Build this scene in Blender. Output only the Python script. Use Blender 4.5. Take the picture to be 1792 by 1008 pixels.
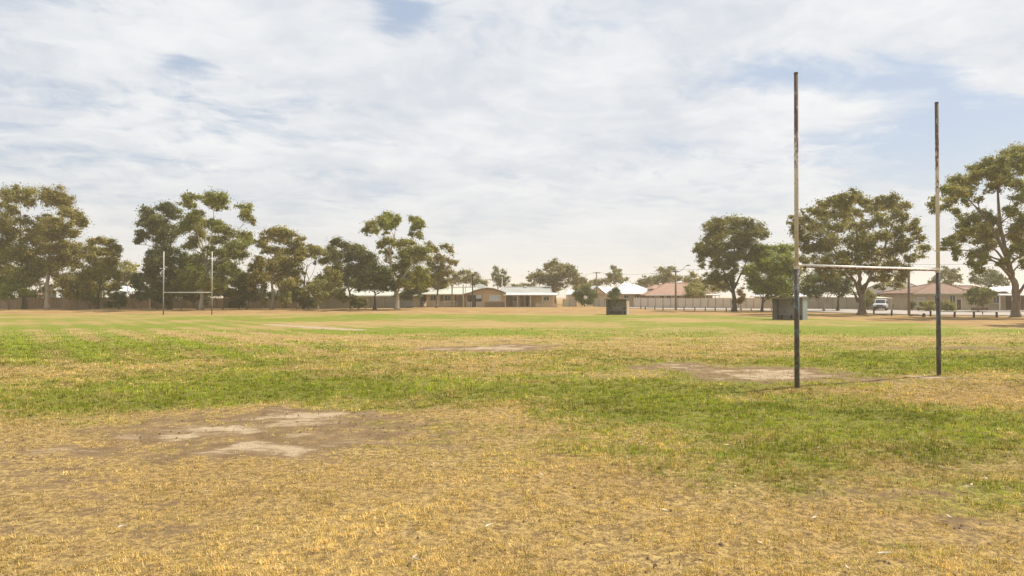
import bpy, math, random
import numpy as np
from mathutils import Vector, Matrix

# ------------------------------------------------------------------ camera, sky, sun, exposure
for o in list(bpy.data.objects):
    bpy.data.objects.remove(o)
S = bpy.context.scene
C = S.collection
R = math.radians
F, CX, HY, CAMH = 1195.0, 896.0, 518.0, 2.25     # focal length in photo pixels, centre column, horizon row, eye height

cam_d = bpy.data.cameras.new('camera')
cam_d.sensor_width = 36.0
cam_d.lens = F / 1792 * 36
cam_d.clip_start = 0.05
cam_d.clip_end = 5000
cam = bpy.data.objects.new('camera', cam_d)
C.objects.link(cam)
cam.location = (0, 0, CAMH)
cam.rotation_euler = (R(90) + math.atan((HY - 504) / F), 0, 0)
S.camera = cam

SUN_VEC = Vector((5.35, 2.5, 7.4)).normalized()   # towards the sun, read from the goal post's shadow
SUN_EL = math.asin(SUN_VEC.z)
SUN_AZ = math.atan2(SUN_VEC.x, SUN_VEC.y)
sun_d = bpy.data.lights.new('sun', 'SUN')
sun_d.energy = 5.0
sun_d.angle = R(0.53)
sun_d.color = (1.0, 0.93, 0.80)
sun = bpy.data.objects.new('sun', sun_d)
C.objects.link(sun)
sun.rotation_euler = (-SUN_VEC).to_track_quat('-Z', 'Y').to_euler()
sun.location = (40, 20, 60)

world = bpy.data.worlds.new('World')
S.world = world
world.use_nodes = True


class NT:
    """tiny helper for building node trees"""
    def __init__(s, tree):
        s.t = tree
        s.n = tree.nodes
        s.n.clear()

    def node(s, typ, **kw):
        nd = s.n.new(typ)
        for k, v in kw.items():
            setattr(nd, k, v)
        return nd

    def put(s, sock, v):
        if v is None:
            return
        if hasattr(v, 'links') or isinstance(v, bpy.types.NodeSocket):
            s.t.links.new(v, sock)
        else:
            sock.default_value = v

    def math(s, op, a, b=None, c=None, clamp=False):
        nd = s.node('ShaderNodeMath', operation=op, use_clamp=clamp)
        for i, v in enumerate((a, b, c)):
            s.put(nd.inputs[i], v)
        return nd.outputs[0]

    def vmath(s, op, a, b=None):
        nd = s.node('ShaderNodeVectorMath', operation=op)
        s.put(nd.inputs[0], a)
        s.put(nd.inputs[1], b)
        return nd.outputs[0]

    def noise(s, vec, scale, detail=4, rough=0.55, dist=0.0, color=False):
        nd = s.node('ShaderNodeTexNoise')
        s.put(nd.inputs['Vector'], vec)
        nd.inputs['Scale'].default_value = scale
        nd.inputs['Detail'].default_value = detail
        nd.inputs['Roughness'].default_value = rough
        nd.inputs['Distortion'].default_value = dist
        return nd.outputs['Color' if color else 'Fac']

    def ramp(s, v, a, b, lo=0.0, hi=1.0):
        nd = s.node('ShaderNodeMapRange', interpolation_type='SMOOTHSTEP')
        s.put(nd.inputs['Value'], v)
        nd.inputs['From Min'].default_value = a
        nd.inputs['From Max'].default_value = b
        nd.inputs['To Min'].default_value = lo
        nd.inputs['To Max'].default_value = hi
        return nd.outputs['Result']

    def mix(s, fac, a, b, blend='MIX'):
        nd = s.node('ShaderNodeMix', data_type='RGBA', blend_type=blend)
        s.put(nd.inputs[0], fac)
        for k, v in ((6, a), (7, b)):
            if isinstance(v, (tuple, list)) and len(v) == 3:
                v = (*v, 1.0)
            s.put(nd.inputs[k], v)
        return nd.outputs[2]

    def sep(s, v):
        nd = s.node('ShaderNodeSeparateXYZ')
        s.put(nd.inputs[0], v)
        return nd.outputs

    def comb(s, x, y, z):
        nd = s.node('ShaderNodeCombineXYZ')
        for i, v in enumerate((x, y, z)):
            s.put(nd.inputs[i], v)
        return nd.outputs[0]


# sky: physical sky seen through a broken, thin layer of altocumulus
nt = NT(world.node_tree)
SKY_STRENGTH = 0.075
sky = nt.node('ShaderNodeTexSky', sky_type='NISHITA')
sky.sun_disc = False
sky.sun_elevation = SUN_EL
sky.sun_rotation = SUN_AZ
sky.air_density = 1.0
sky.dust_density = 2.0
tc = nt.node('ShaderNodeTexCoord')
d = tc.outputs['Generated']
dx, dy, dz = nt.sep(d)
zz = nt.math('ADD', nt.math('MAXIMUM', dz, 0.0), 0.13)
p = nt.comb(nt.math('DIVIDE', dx, zz), nt.math('DIVIDE', dy, zz), 0.0)
warp = nt.noise(p, 1.6, 4, 0.55, color=True)
p2 = nt.vmath('ADD', p, nt.vmath('MULTIPLY', nt.vmath('SUBTRACT', warp, (0.5, 0.5, 0.5)), (0.40, 0.40, 0.0)))
big = nt.noise(p2, 1.3, 6, 0.58)
rot = nt.node('ShaderNodeVectorRotate', rotation_type='Z_AXIS')
nt.put(rot.inputs['Vector'], p2)
rot.inputs['Angle'].default_value = R(-24)
stre = nt.vmath('MULTIPLY', rot.outputs[0], (0.9, 2.0, 1.0))
streak = nt.noise(stre, 2.2, 7, 0.6, 0.25)
fine = nt.noise(p2, 7.5, 7, 0.62, 0.15)
ady = nt.math('MAXIMUM', nt.math('ABSOLUTE', dy), 0.02)
u = nt.math('DIVIDE', dx, ady)
v = nt.math('DIVIDE', dz, ady)


def blob(cu, cv, su, sv, amp):
    a = nt.math('POWER', nt.math('DIVIDE', nt.math('SUBTRACT', u, cu), su), 2)
    b = nt.math('POWER', nt.math('DIVIDE', nt.math('SUBTRACT', v, cv), sv), 2)
    e = nt.math('EXPONENT', nt.math('MULTIPLY', nt.math('ADD', a, b), -1.0))
    return nt.math('MULTIPLY', e, amp)


cov = nt.math('ADD', nt.math('MULTIPLY', big, 0.62), nt.math('MULTIPLY', streak, 0.38))
cov = nt.math('ADD', cov, nt.math('MULTIPLY', nt.math('SUBTRACT', fine, 0.5), 0.20))
cov = nt.math('ADD', cov, 0.115)
for b_ in ((-0.165, 0.405, .06, .03, -.22), (-0.49, .332, .05, .035, -.17), (-.42, .24, .15, .06, -.09), (.17, .40, .10, .03, -.10),
           (.62, .25, .26, .14, -.18), (.40, .325, .08, .03, -.12), (.33, .26, .20, .028, .19), (.74, .335, .07, .035, .22),
           (.45, .42, .35, .05, .16), (-.28, .43, .1, .06, .14), (-.05, .25, .25, .12, .10), (.52, .17, .18, .03, .06), (-.75, .20, .2, .05, -.05)):
    cov = nt.math('ADD', cov, blob(*b_))
mask = nt.ramp(cov, 0.44, 0.63)
cshade = nt.ramp(nt.math('ADD', nt.math('MULTIPLY', fine, 0.32), nt.math('MULTIPLY', nt.noise(p2, 1.35, 6, 0.58), 0.88)), 0.42, 0.80)
ccol = nt.mix(cshade, (0.510, 0.542, 0.595), (0.690, 0.700, 0.708))
base = nt.mix(0.60, nt.mix(1.0, sky.outputs[0], (0.08, 0.08, 0.08), 'MULTIPLY'), (0.43, 0.51, 0.635))
skyc = nt.mix(nt.math('MULTIPLY', mask, 0.93), base, ccol)
hor = nt.ramp(dz, 0.0, 0.22, 0.85, 0.0)
skyc = nt.mix(hor, skyc, (0.600, 0.610, 0.612))
bg = nt.node('ShaderNodeBackground')
nt.put(bg.inputs['Color'], skyc)
bg.inputs['Strength'].default_value = 1.0
out = nt.node('ShaderNodeOutputWorld')
nt.t.links.new(bg.outputs[0], out.inputs['Surface'])

vs = S.view_settings
vs.view_transform = 'Standard'
vs.look = 'None'
vs.exposure = 0.42
vs.gamma = 1.0
vs.use_curve_mapping = False
S.render.engine = 'CYCLES'
S.cycles.use_denoising = True
S.cycles.max_bounces = 6
S.cycles.diffuse_bounces = 3
S.cycles.transmission_bounces = 3
S.cycles.volume_bounces = 1
S.cycles.transparent_max_bounces = 6
S.cycles.volume_step_rate = 5
S.cycles.filter_width = 1.5
S.cycles.adaptive_threshold = 0.005

# ------------------------------------------------------------------ helpers
rng = np.random.default_rng(7)
random.seed(7)
HASH = rng.random((256, 256))


def vnoise(x, y):
    xi, yi = np.floor(x).astype(int), np.floor(y).astype(int)
    fx, fy = x - xi, y - yi
    fx, fy = fx * fx * (3 - 2 * fx), fy * fy * (3 - 2 * fy)
    a, b = HASH[xi & 255, yi & 255], HASH[(xi + 1) & 255, yi & 255]
    c, e = HASH[xi & 255, (yi + 1) & 255], HASH[(xi + 1) & 255, (yi + 1) & 255]
    return (a * (1 - fx) + b * fx) * (1 - fy) + (c * (1 - fx) + e * fx) * fy


def fbm(x, y, octv=4, rough=0.5):
    s, a, t = 0.0, 1.0, 0.0
    for i in range(octv):
        s = s + a * vnoise(x * 2 ** i + 17.3 * i, y * 2 ** i + 9.1 * i)
        t += a
        a *= rough
    return s / t


def sstep(x, a, b):
    t = np.clip((x - a) / (b - a), 0, 1)
    return t * t * (3 - 2 * t)


def ground_h(X, Y):
    X, Y = np.asarray(X, float), np.asarray(Y, float)
    bank = 0.25 * sstep(Y + 6 * (fbm(X * .05, Y * .05, 2) - .5), 84, 97) * (1 - sstep(X, 14, 30))
    lump = 0.30 * np.exp(-((Y - 92) / 5.0) ** 2) * (fbm(X * .07 + 3, Y * .1, 2) - .42) * (1 - sstep(X, 10, 30))
    return bank + np.maximum(lump, -.05)


def gz(x, y):
    return float(ground_h(np.array([x]), np.array([y]))[0])


def X_(px, Z):
    return (px - CX) * Z / F


def H_(py, Z):
    return CAMH + (HY - py) * Z / F


def tag(o, label=None, cat=None, group=None, kind=None):
    if label: o['label'] = label
    if cat: o['category'] = cat
    if group: o['group'] = group
    if kind: o['kind'] = kind
    return o


def empty(name, loc, rz=0.0):
    o = bpy.data.objects.new(name, None)
    C.objects.link(o)
    o.location = loc
    o.rotation_euler = (0, 0, rz)
    o.empty_display_size = 0.3
    return o


class MB:
    def __init__(s):
        s.v, s.f = [], []

    def add(s, vs_, fs_):
        n = len(s.v)
        s.v += [tuple(p) for p in vs_]
        s.f += [tuple(i + n for i in f) for f in fs_]
        return s

    def box(s, x0, x1, y0, y1, z0, z1):
        return s.add([(x0, y0, z0), (x1, y0, z0), (x1, y1, z0), (x0, y1, z0), (x0, y0, z1), (x1, y0, z1), (x1, y1, z1), (x0, y1, z1)],
                     [(0, 3, 2, 1), (4, 5, 6, 7), (0, 1, 5, 4), (1, 2, 6, 5), (2, 3, 7, 6), (3, 0, 4, 7)])

    def tube(s, pts, rad, n=8, cap=True):
        pts = [Vector(p) for p in pts]
        rings = []
        for i, p_ in enumerate(pts):
            t = (pts[min(i + 1, len(pts) - 1)] - pts[max(i - 1, 0)])
            t = t.normalized() if t.length > 1e-6 else Vector((0, 0, 1))
            ref = Vector((1, 0, 0)) if abs(t.x) < .8 else Vector((0, 1, 0))
            a = t.cross(ref).normalized()
            b = t.cross(a)
            r = rad[i] if hasattr(rad, '__len__') else rad
            rings.append([p_ + (a * math.cos(2 * math.pi * k / n) + b * math.sin(2 * math.pi * k / n)) * r for k in range(n)])
        vs_ = [q for r_ in rings for q in r_]
        fs_ = []
        for i in range(len(pts) - 1):
            for k in range(n):
                fs_.append((i * n + k, i * n + (k + 1) % n, (i + 1) * n + (k + 1) % n, (i + 1) * n + k))
        if cap:
            fs_.append(tuple(range(n))[::-1])
            fs_.append(tuple((len(pts) - 1) * n + k for k in range(n)))
        return s.add(vs_, fs_)

    def prism(s, poly, y0, y1):
        """polygon in x,z extruded in y"""
        n = len(poly)
        vs_ = [(x, y0, z) for x, z in poly] + [(x, y1, z) for x, z in poly]
        fs_ = [tuple(range(n)), tuple(range(2 * n - 1, n - 1, -1))]
        fs_ += [(i, i + n, (i + 1) % n + n, (i + 1) % n) for i in range(n)]
        return s.add(vs_, fs_)

    def slab(s, quad, th):
        """sloping sheet with thickness th downwards"""
        n = len(quad)
        vs_ = list(quad) + [(x, y, z - th) for x, y, z in quad]
        fs_ = [tuple(range(n)), tuple(range(2 * n - 1, n - 1, -1))] + [(i, i + n, (i + 1) % n + n, (i + 1) % n) for i in range(n)]
        return s.add(vs_, fs_)

    def build(s, name, m, parent=None, smooth=False):
        me = bpy.data.meshes.new(name)
        me.from_pydata(s.v, [], s.f)
        me.update()
        import bmesh
        bm = bmesh.new()
        bm.from_mesh(me)
        bmesh.ops.recalc_face_normals(bm, faces=bm.faces)
        bm.to_mesh(me)
        bm.free()
        if smooth:
            me.polygons.foreach_set('use_smooth', [True] * len(me.polygons))
        o = bpy.data.objects.new(name, me)
        C.objects.link(o)
        if m: me.materials.append(m)
        if parent: o.parent = parent
        return o


def box(name, m, parent, *b):
    return MB().box(*b).build(name, m, parent)


def np_mesh(name, verts, faces, m, col=None, parent=None, smooth=False):
    """verts (n,3), faces (k,3 or 4), col (n,4)"""
    me = bpy.data.meshes.new(name)
    k, w = faces.shape
    me.vertices.add(len(verts))
    me.vertices.foreach_set('co', np.ascontiguousarray(verts, dtype=np.float32).ravel())
    me.loops.add(k * w)
    me.loops.foreach_set('vertex_index', np.ascontiguousarray(faces, dtype=np.int32).ravel())
    me.polygons.add(k)
    me.polygons.foreach_set('loop_start', np.arange(0, k * w, w, dtype=np.int32))
    if smooth:
        me.polygons.foreach_set('use_smooth', np.ones(k, dtype=bool))
    me.update(calc_edges=True)
    if col is not None:
        at = me.attributes.new('Col', 'FLOAT_COLOR', 'POINT')
        at.data.foreach_set('color', np.ascontiguousarray(col, dtype=np.float32).ravel())
    o = bpy.data.objects.new(name, me)
    C.objects.link(o)
    if m: me.materials.append(m)
    if parent: o.parent = parent
    return o


def copy_tree(o, parent=None):
    c = o.copy()
    C.objects.link(c)
    if parent is not None:
        c.parent = parent
    for ch in list(o.children):
        copy_tree(ch, c)
    return c


# ------------------------------------------------------------------ materials
def mat(name, c1, c2=None, scale=3.0, rough=0.75, bump=0.15, stretch=(1, 1, 1), c3=None, s3=0.6, t3=(0.55, 0.7), metal=0.0, spec=0.35):
    m = bpy.data.materials.new(name)
    m.use_nodes = True
    n = NT(m.node_tree)
    tcx = n.node('ShaderNodeTexCoord')
    oi = n.node('ShaderNodeObjectInfo')
    off = n.comb(n.math('MULTIPLY', oi.outputs['Random'], 37.0), n.math('MULTIPLY', oi.outputs['Random'], 11.0), 0.0)
    vec = n.vmath('ADD', n.vmath('MULTIPLY', tcx.outputs['Object'], stretch), off)
    nz = n.noise(vec, scale, 6, 0.6)
    c2 = c2 or tuple(x * 0.72 for x in c1)
    col = n.mix(n.ramp(nz, 0.3, 0.7), c1, c2)
    if c3:
        col = n.mix(n.ramp(n.noise(vec, s3, 6, 0.65), *t3), col, c3)
    b = n.node('ShaderNodeBsdfPrincipled')
    n.put(b.inputs['Base Color'], col)
    b.inputs['Roughness'].default_value = rough
    b.inputs['Metallic'].default_value = metal
    b.inputs['Specular IOR Level'].default_value = spec
    if bump:
        bp = n.node('ShaderNodeBump')
        bp.inputs['Strength'].default_value = bump
        bp.inputs['Distance'].default_value = 0.02
        n.put(bp.inputs['Height'], n.noise(vec, scale * 6, 4, 0.6))
        n.t.links.new(bp.outputs[0], b.inputs['Normal'])
    o = n.node('ShaderNodeOutputMaterial')
    n.t.links.new(b.outputs[0], o.inputs[0])
    return m


def leaf_mat(name, trans=0.35, rough=0.55, spec=0.25):
    m = bpy.data.materials.new(name)
    m.use_nodes = True
    n = NT(m.node_tree)
    a = n.node('ShaderNodeAttribute', attribute_name='Col')
    b = n.node('ShaderNodeBsdfPrincipled')
    n.put(b.inputs['Base Color'], a.outputs['Color'])
    b.inputs['Roughness'].default_value = rough
    b.inputs['Specular IOR Level'].default_value = spec
    t = n.node('ShaderNodeBsdfTranslucent')
    n.put(t.inputs['Color'], n.mix(1.0, a.outputs['Color'], (1.25, 1.15, 0.6), 'MULTIPLY'))
    x = n.node('ShaderNodeMixShader')
    x.inputs[0].default_value = trans
    n.t.links.new(b.outputs[0], x.inputs[1])
    n.t.links.new(t.outputs[0], x.inputs[2])
    o = n.node('ShaderNodeOutputMaterial')
    n.t.links.new(x.outputs[0], o.inputs[0])
    return m


M = {}
M['leaf'] = leaf_mat('leaf', 0.36)
M['blade'] = leaf_mat('grass_blade', 0.30, 0.7, 0.15)
M['bark_pale'] = mat('pale_gum_bark', (0.52, 0.45, 0.36), (0.34, 0.27, 0.20), 1.6, 0.8, 0.3, (1, 1, .35), (0.20, 0.14, 0.09), 0.9, (.56, .72))
M['bark_mid'] = mat('grey_gum_bark', (0.24, 0.19, 0.14), (0.13, 0.095, 0.065), 2.0, 0.9, 0.5, (1, 1, .25), (0.36, 0.30, 0.23), 0.7, (.56, .7))
M['bark_dark'] = mat('dark_bark', (0.11, 0.08, 0.055), (0.06, 0.045, 0.03), 3.0, 0.9, 0.6, (1, 1, .25))
M['paling_shade'] = mat('shade_darkened_paling', (0.13, 0.095, 0.065), (0.085, 0.062, 0.045), 1.2, 0.9, 0.3, (3, 3, .5))  # the weathered palings again, with the shade put into a darker colour
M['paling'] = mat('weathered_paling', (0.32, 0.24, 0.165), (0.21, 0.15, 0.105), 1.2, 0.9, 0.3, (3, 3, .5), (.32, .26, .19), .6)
M['steel_beige'] = mat('beige_sheet_steel', (0.64, 0.55, 0.44), (0.58, 0.49, 0.39), 0.6, 0.5, 0.05)
M['steel_cream'] = mat('cream_sheet_steel', (0.62, 0.57, 0.48), (0.55, 0.50, 0.42), 0.6, 0.5, 0.05)
M['steel_green'] = mat('grey_green_sheet_steel', (0.33, 0.31, 0.24), (0.28, 0.26, 0.20), 0.6, 0.55, 0.05)
M['steel_post'] = mat('fence_post_steel', (0.26, 0.21, 0.165), (0.22, 0.18, 0.14), 0.8, 0.6, 0.05)
M['cream_brick'] = mat('cream_brick', (0.60, 0.44, 0.27), (0.50, 0.36, 0.21), 2.2, 0.9, 0.2, (1, 1, 3), (.52, .39, .25), .5)
M['cream_wall'] = mat('cream_wall', (0.55, 0.45, 0.31), (0.47, 0.38, 0.26), 0.8, 0.85, 0.1)
M['brown_brick'] = mat('brown_brick', (0.16, 0.095, 0.065), (0.10, 0.06, 0.042), 3.0, 0.9, 0.2, (1, 1, 3))
M['roof_pale'] = mat('pale_green_roof_steel', (0.52, 0.53, 0.45), (0.44, 0.45, 0.38), 0.5, 0.45, 0.05, (1, 1, 1), (.40, .36, .28), .35)
M['roof_grey'] = mat('grey_roof_steel', (0.36, 0.36, 0.33), (0.30, 0.30, 0.27), 0.5, 0.45, 0.05)
M['roof_white'] = mat('white_roof_steel', (0.80, 0.81, 0.80), (0.70, 0.71, 0.70), 0.4, 0.4, 0.03)
M['roof_red'] = mat('red_roof_tile', (0.34, 0.205, 0.145), (0.28, 0.165, 0.12), 1.2, 0.85, 0.25)
M['roof_brown'] = mat('brown_roof_tile', (0.22, 0.125, 0.085), (0.16, 0.09, 0.06), 1.4, 0.85, 0.3, (1, 1, 1), (.28, .18, .13), .5)
M['roof_slate'] = mat('grey_roof_tile', (0.22, 0.19, 0.165), (0.16, 0.14, 0.12), 1.4, 0.85, 0.3)
M['white'] = mat('white_paint', (0.76, 0.75, 0.72), (0.66, 0.65, 0.61), 1.0, 0.5, 0.03)
M['cream_paint'] = mat('cream_paint', (0.62, 0.55, 0.42), (0.54, 0.47, 0.35), 1.0, 0.6, 0.03)
M['glass'] = mat('window_glass', (0.035, 0.04, 0.045), (0.02, 0.025, 0.03), 0.5, 0.12, 0.0, spec=0.6)
M['dark_void'] = mat('dark_door_and_opening', (0.07, 0.055, 0.045), (0.05, 0.04, 0.03), 1.0, 0.7, 0.05)
M['door_tan'] = mat('tan_door', (0.30, 0.20, 0.12), (0.24, 0.16, 0.10), 1.0, 0.7, 0.05)
M['galv'] = mat('galvanised_steel', (0.42, 0.43, 0.42), (0.32, 0.33, 0.32), 2.5, 0.5, 0.05, metal=0.4)
M['corr'] = mat('weathered_corrugated_steel', (0.42, 0.40, 0.36), (0.32, 0.30, 0.26), 1.2, 0.6, 0.05, (1, 1, .6), (.19, .135, .09), .9, (.5, .68), metal=0.2)
M['corr_dark'] = mat('dusty_brown_roof_sheet', (0.22, 0.19, 0.15), (0.16, 0.135, 0.105), 1.2, 0.8, 0.05)
M['corr_blue'] = mat('blue_grey_corrugated_steel', (0.34, 0.39, 0.39), (0.27, 0.30, 0.30), 1.2, 0.6, 0.05, (1, 1, .6), (.17, .13, .10), .9, (.58, .72), metal=0.2)
M['corr_tan'] = mat('dusty_tan_sheet', (0.55, 0.44, 0.33), (0.44, 0.35, 0.26), 1.2, 0.7, 0.05)
M['timber'] = mat('weathered_timber', (0.20, 0.145, 0.095), (0.12, 0.085, 0.055), 2.0, 0.9, 0.4, (3, 3, .5))
M['timber_dark'] = mat('dark_timber', (0.075, 0.055, 0.042), (0.045, 0.034, 0.026), 3.0, 0.9, 0.4, (3, 3, .6))
M['pole_grey'] = mat('grey_power_pole', (0.26, 0.21, 0.16), (0.18, 0.14, 0.105), 2.0, 0.9, 0.3, (3, 3, .3))
M['concrete'] = mat('concrete', (0.42, 0.38, 0.33), (0.34, 0.31, 0.27), 1.0, 0.9, 0.2)
M['car_white'] = mat('white_car_paint', (0.60, 0.61, 0.62), (0.54, 0.55, 0.56), 0.5, 0.25, 0.0, spec=0.6)
M['black'] = mat('black_rubber', (0.02, 0.02, 0.02), (0.03, 0.03, 0.03), 4, 0.8, 0.05)
M['chrome'] = mat('rim_metal', (0.5, 0.5, 0.5), (0.4, 0.4, 0.4), 4, 0.35, 0.0, metal=0.8)
M['lamp_glass'] = mat('lamp_glass', (0.7, 0.7, 0.68), (0.6, 0.6, 0.58), 2, 0.2, 0.0)
M['amber'] = mat('red_lamp', (0.4, 0.05, 0.03), (0.3, 0.04, 0.02), 2, 0.3, 0.0)
M['wire'] = mat('power_wire', (0.05, 0.05, 0.05), (0.04, 0.04, 0.04), 2, 0.6, 0.0)
M['bluebox'] = mat('pale_blue_sheet', (0.52, 0.60, 0.66), (0.45, 0.52, 0.58), 0.6, 0.5, 0.05)
M['bark_strip'] = mat('dry_bark_strip', (0.60, 0.47, 0.33), (0.36, 0.24, 0.15), 14, 0.85, 0.2)
M['gumleaf'] = mat('dry_gum_leaf', (0.34, 0.22, 0.12), (0.20, 0.11, 0.06), 9, 0.8, 0.1)
M['leafwhite'] = mat('bleached_leaf', (0.58, 0.50, 0.38), (0.40, 0.32, 0.22), 9, 0.8, 0.1)
M['clod'] = mat('dark_clod', (0.17, 0.115, 0.065), (0.08, 0.055, 0.033), 3, 0.95, 0.5)


def rusty_mat(name, paint, paint2, rust, lo, hi, dark_top=None, splash=None):
    """painted pipe with rust; lo / hi is the height band over which rust takes over"""
    m = bpy.data.materials.new(name)
    m.use_nodes = True
    n = NT(m.node_tree)
    t = n.node('ShaderNodeTexCoord')
    oi = n.node('ShaderNodeObjectInfo')
    off = n.math('MULTIPLY', oi.outputs['Random'], 23.0)
    x, y, z = n.sep(t.outputs['Object'])
    vec = n.comb(n.math('ADD', n.math('MULTIPLY', x, 6.0), off), n.math('MULTIPLY', y, 6.0), n.math('MULTIPLY', z, 2.2))
    big_ = n.noise(vec, 1.5, 7, 0.72, 0.6)
    fin_ = n.noise(vec, 5.0, 6, 0.72)
    c = n.mix(n.ramp(fin_, .35, .65), paint, paint2)
    hgt = n.ramp(z, lo, hi, -0.12, 0.10) if lo < hi else n.ramp(z, hi, lo, 0.10, -0.16)
    f = n.ramp(n.math('ADD', n.math('ADD', n.math('MULTIPLY', big_, .7), n.math('MULTIPLY', fin_, .3)), hgt), 0.49, 0.535)
    c = n.mix(f, c, n.mix(n.ramp(fin_, .4, .62), rust, tuple(q * .45 for q in rust)))
    if dark_top:
        ft = n.ramp(n.math('ADD', z, n.math('MULTIPLY', big_, 1.6)), dark_top[0], dark_top[1])
        c = n.mix(n.math('MULTIPLY', ft, n.ramp(fin_, .38, .55, .35, 1.0)), c, dark_top[2])
    if splash:
        c = n.mix(n.ramp(n.math('ADD', z, n.math('MULTIPLY', big_, .5)), .25, .75, 0.75, 0.0), c, splash)
    b = n.node('ShaderNodeBsdfPrincipled')
    n.put(b.inputs['Base Color'], c)
    n.put(b.inputs['Roughness'], n.ramp(f, 0, 1, .45, .9))
    bp = n.node('ShaderNodeBump')
    bp.inputs['Strength'].default_value = 0.5
    bp.inputs['Distance'].default_value = 0.004
    n.put(bp.inputs['Height'], n.math('ADD', fin_, n.math('MULTIPLY', f, -.6)))
    n.t.links.new(bp.outputs[0], b.inputs['Normal'])
    o = n.node('ShaderNodeOutputMaterial')
    n.t.links.new(b.outputs[0], o.inputs[0])
    return m


RUST = (0.26, 0.135, 0.075)
M['post_upper'] = rusty_mat('flaking_white_post', (0.66, 0.60, 0.50), (0.48, 0.40, 0.31), RUST, 3.0, 8.5, (6.2, 8.0, (0.10, 0.075, 0.06)))
M['post_lower'] = rusty_mat('teal_post_base', (0.075, 0.110, 0.108), (0.17, 0.19, 0.175), (0.13, 0.10, 0.08), -6, 6, None, (0.075, 0.08, 0.07))
M['bar_white'] = rusty_mat('flaking_white_bar', (0.74, 0.70, 0.64), (0.60, 0.53, 0.45), (0.27, 0.115, 0.05), 3.02, 2.955)
M['post_far'] = mat('far_white_post', (0.62, 0.60, 0.55), (0.50, 0.46, 0.40), 3, 0.6, 0.1)
M['post_far_dark'] = mat('far_post_base', (0.13, 0.12, 0.11), (0.09, 0.085, 0.08), 3, 0.7, 0.1)

# ------------------------------------------------------------------ the ground and its patches
GREEN = [(-2.6, 17.7, 5.5, 2.4, .45), (1.4, 15.6, 3.2, 2.0, .40), (4.4, 13.0, 4.2, 1.9, .38), (7.3, 12.1, 3.6, 1.5, .48), (-17.5, 30, 11, 5.0, .50),
         (-9.6, 13.3, 3.6, 2.0, .18), (-6.5, 15.6, 3, 1.3, .20), (26, 45, 16, 4.5, .50), (15.8, 23.2, 6, 2.4, .50), (-26, 66, 26, 7, .35), (4, 75, 26, 6, .38),
         (-8, 44, 9, 3, .40), (2.0, 9.6, 2.8, 1.4, .20), (-30, 48, 9, 4, .35), (12, 54, 12, 4, .3), (6.5, 33, 6, 2.5, .12), (11, 24, 4, 2, .3), (-6, 7.0, 1.6, .7, .12), (3.2, 21.2, 3.2, 1.6, .30)]
STRAW = [(-.7, 7.0, 3.0, 1.9, .55), (-8.1, 20.6, 6, 2.0, .26), (9.9, 15.7, 3.6, 1.5, .55), (4, 30, 9, 3.5, .22), (-3.4, 6.3, 3, 1.3, .30), (4.6, 6.4, 2.2, 1.0, .20),
         (-6, 34, 8, 3.0, .26), (15, 34, 12, 4, .22), (-14, 38, 7, 3, .22), (-22, 20.5, 6, 2.0, .35), (20, 15, 6, 3, .4), (-5, 56, 14, 4, .25), (5.6, 16.6, 1.8, .9, .3), (-7.5, 9, 2.4, 1.6, .25)]
DIRT = [(-3.75, 12.7, 1.5, .75, .95), (-3.8, 9.9, 1.15, .62, .95), (-4.0, 11.2, 3.6, 2.3, .66), (-5.6, 9.6, 2.2, 1.1, .5), (-2.6, 12.6, 1.5, .9, .45), (-.7, 29.7, 3.4, 1.7, .85), (-2, 33.5, 4.0, 1.3, .42),
        (7.1, 19.4, 2.7, 2.1, .92), (5.2, 21.6, 2.3, 1.2, .72), (12.0, 19.1, 1.1, .5, .7), (9.6, 18.3, 1.2, .7, .55), (3.85, 7.7, 2.4, .9, .32), (18.5, 29.5, 5, 1.4, .55), (-15.8, 43, 3.4, .9, .50),
        (-5.6, 8.1, 1.9, 1.0, .46), (-4.4, 6.9, 1.6, .6, .38), (-7.5, 10.5, 2, 1, .36), (4.6, 6.6, 1.7, .6, .32), (1.2, 6.1, 1.0, .3, .35), (-6.2, 12, 1.4, .8, .3), (6.5, 9, 1.2, .6, .3), (3.2, 19.6, 2.2, 1.1, .42), (.5, 33, 3, 1, .3), (24, 38, 5, 1.2, .35)]
YB_X = np.array([-200, -60, 0, 14, 24, 31, 35.5, 39, 43, 200.])
YB_Y = np.array([82, 83, 87, 87, 78, 65, 50, 30, -30, -30.])


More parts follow.
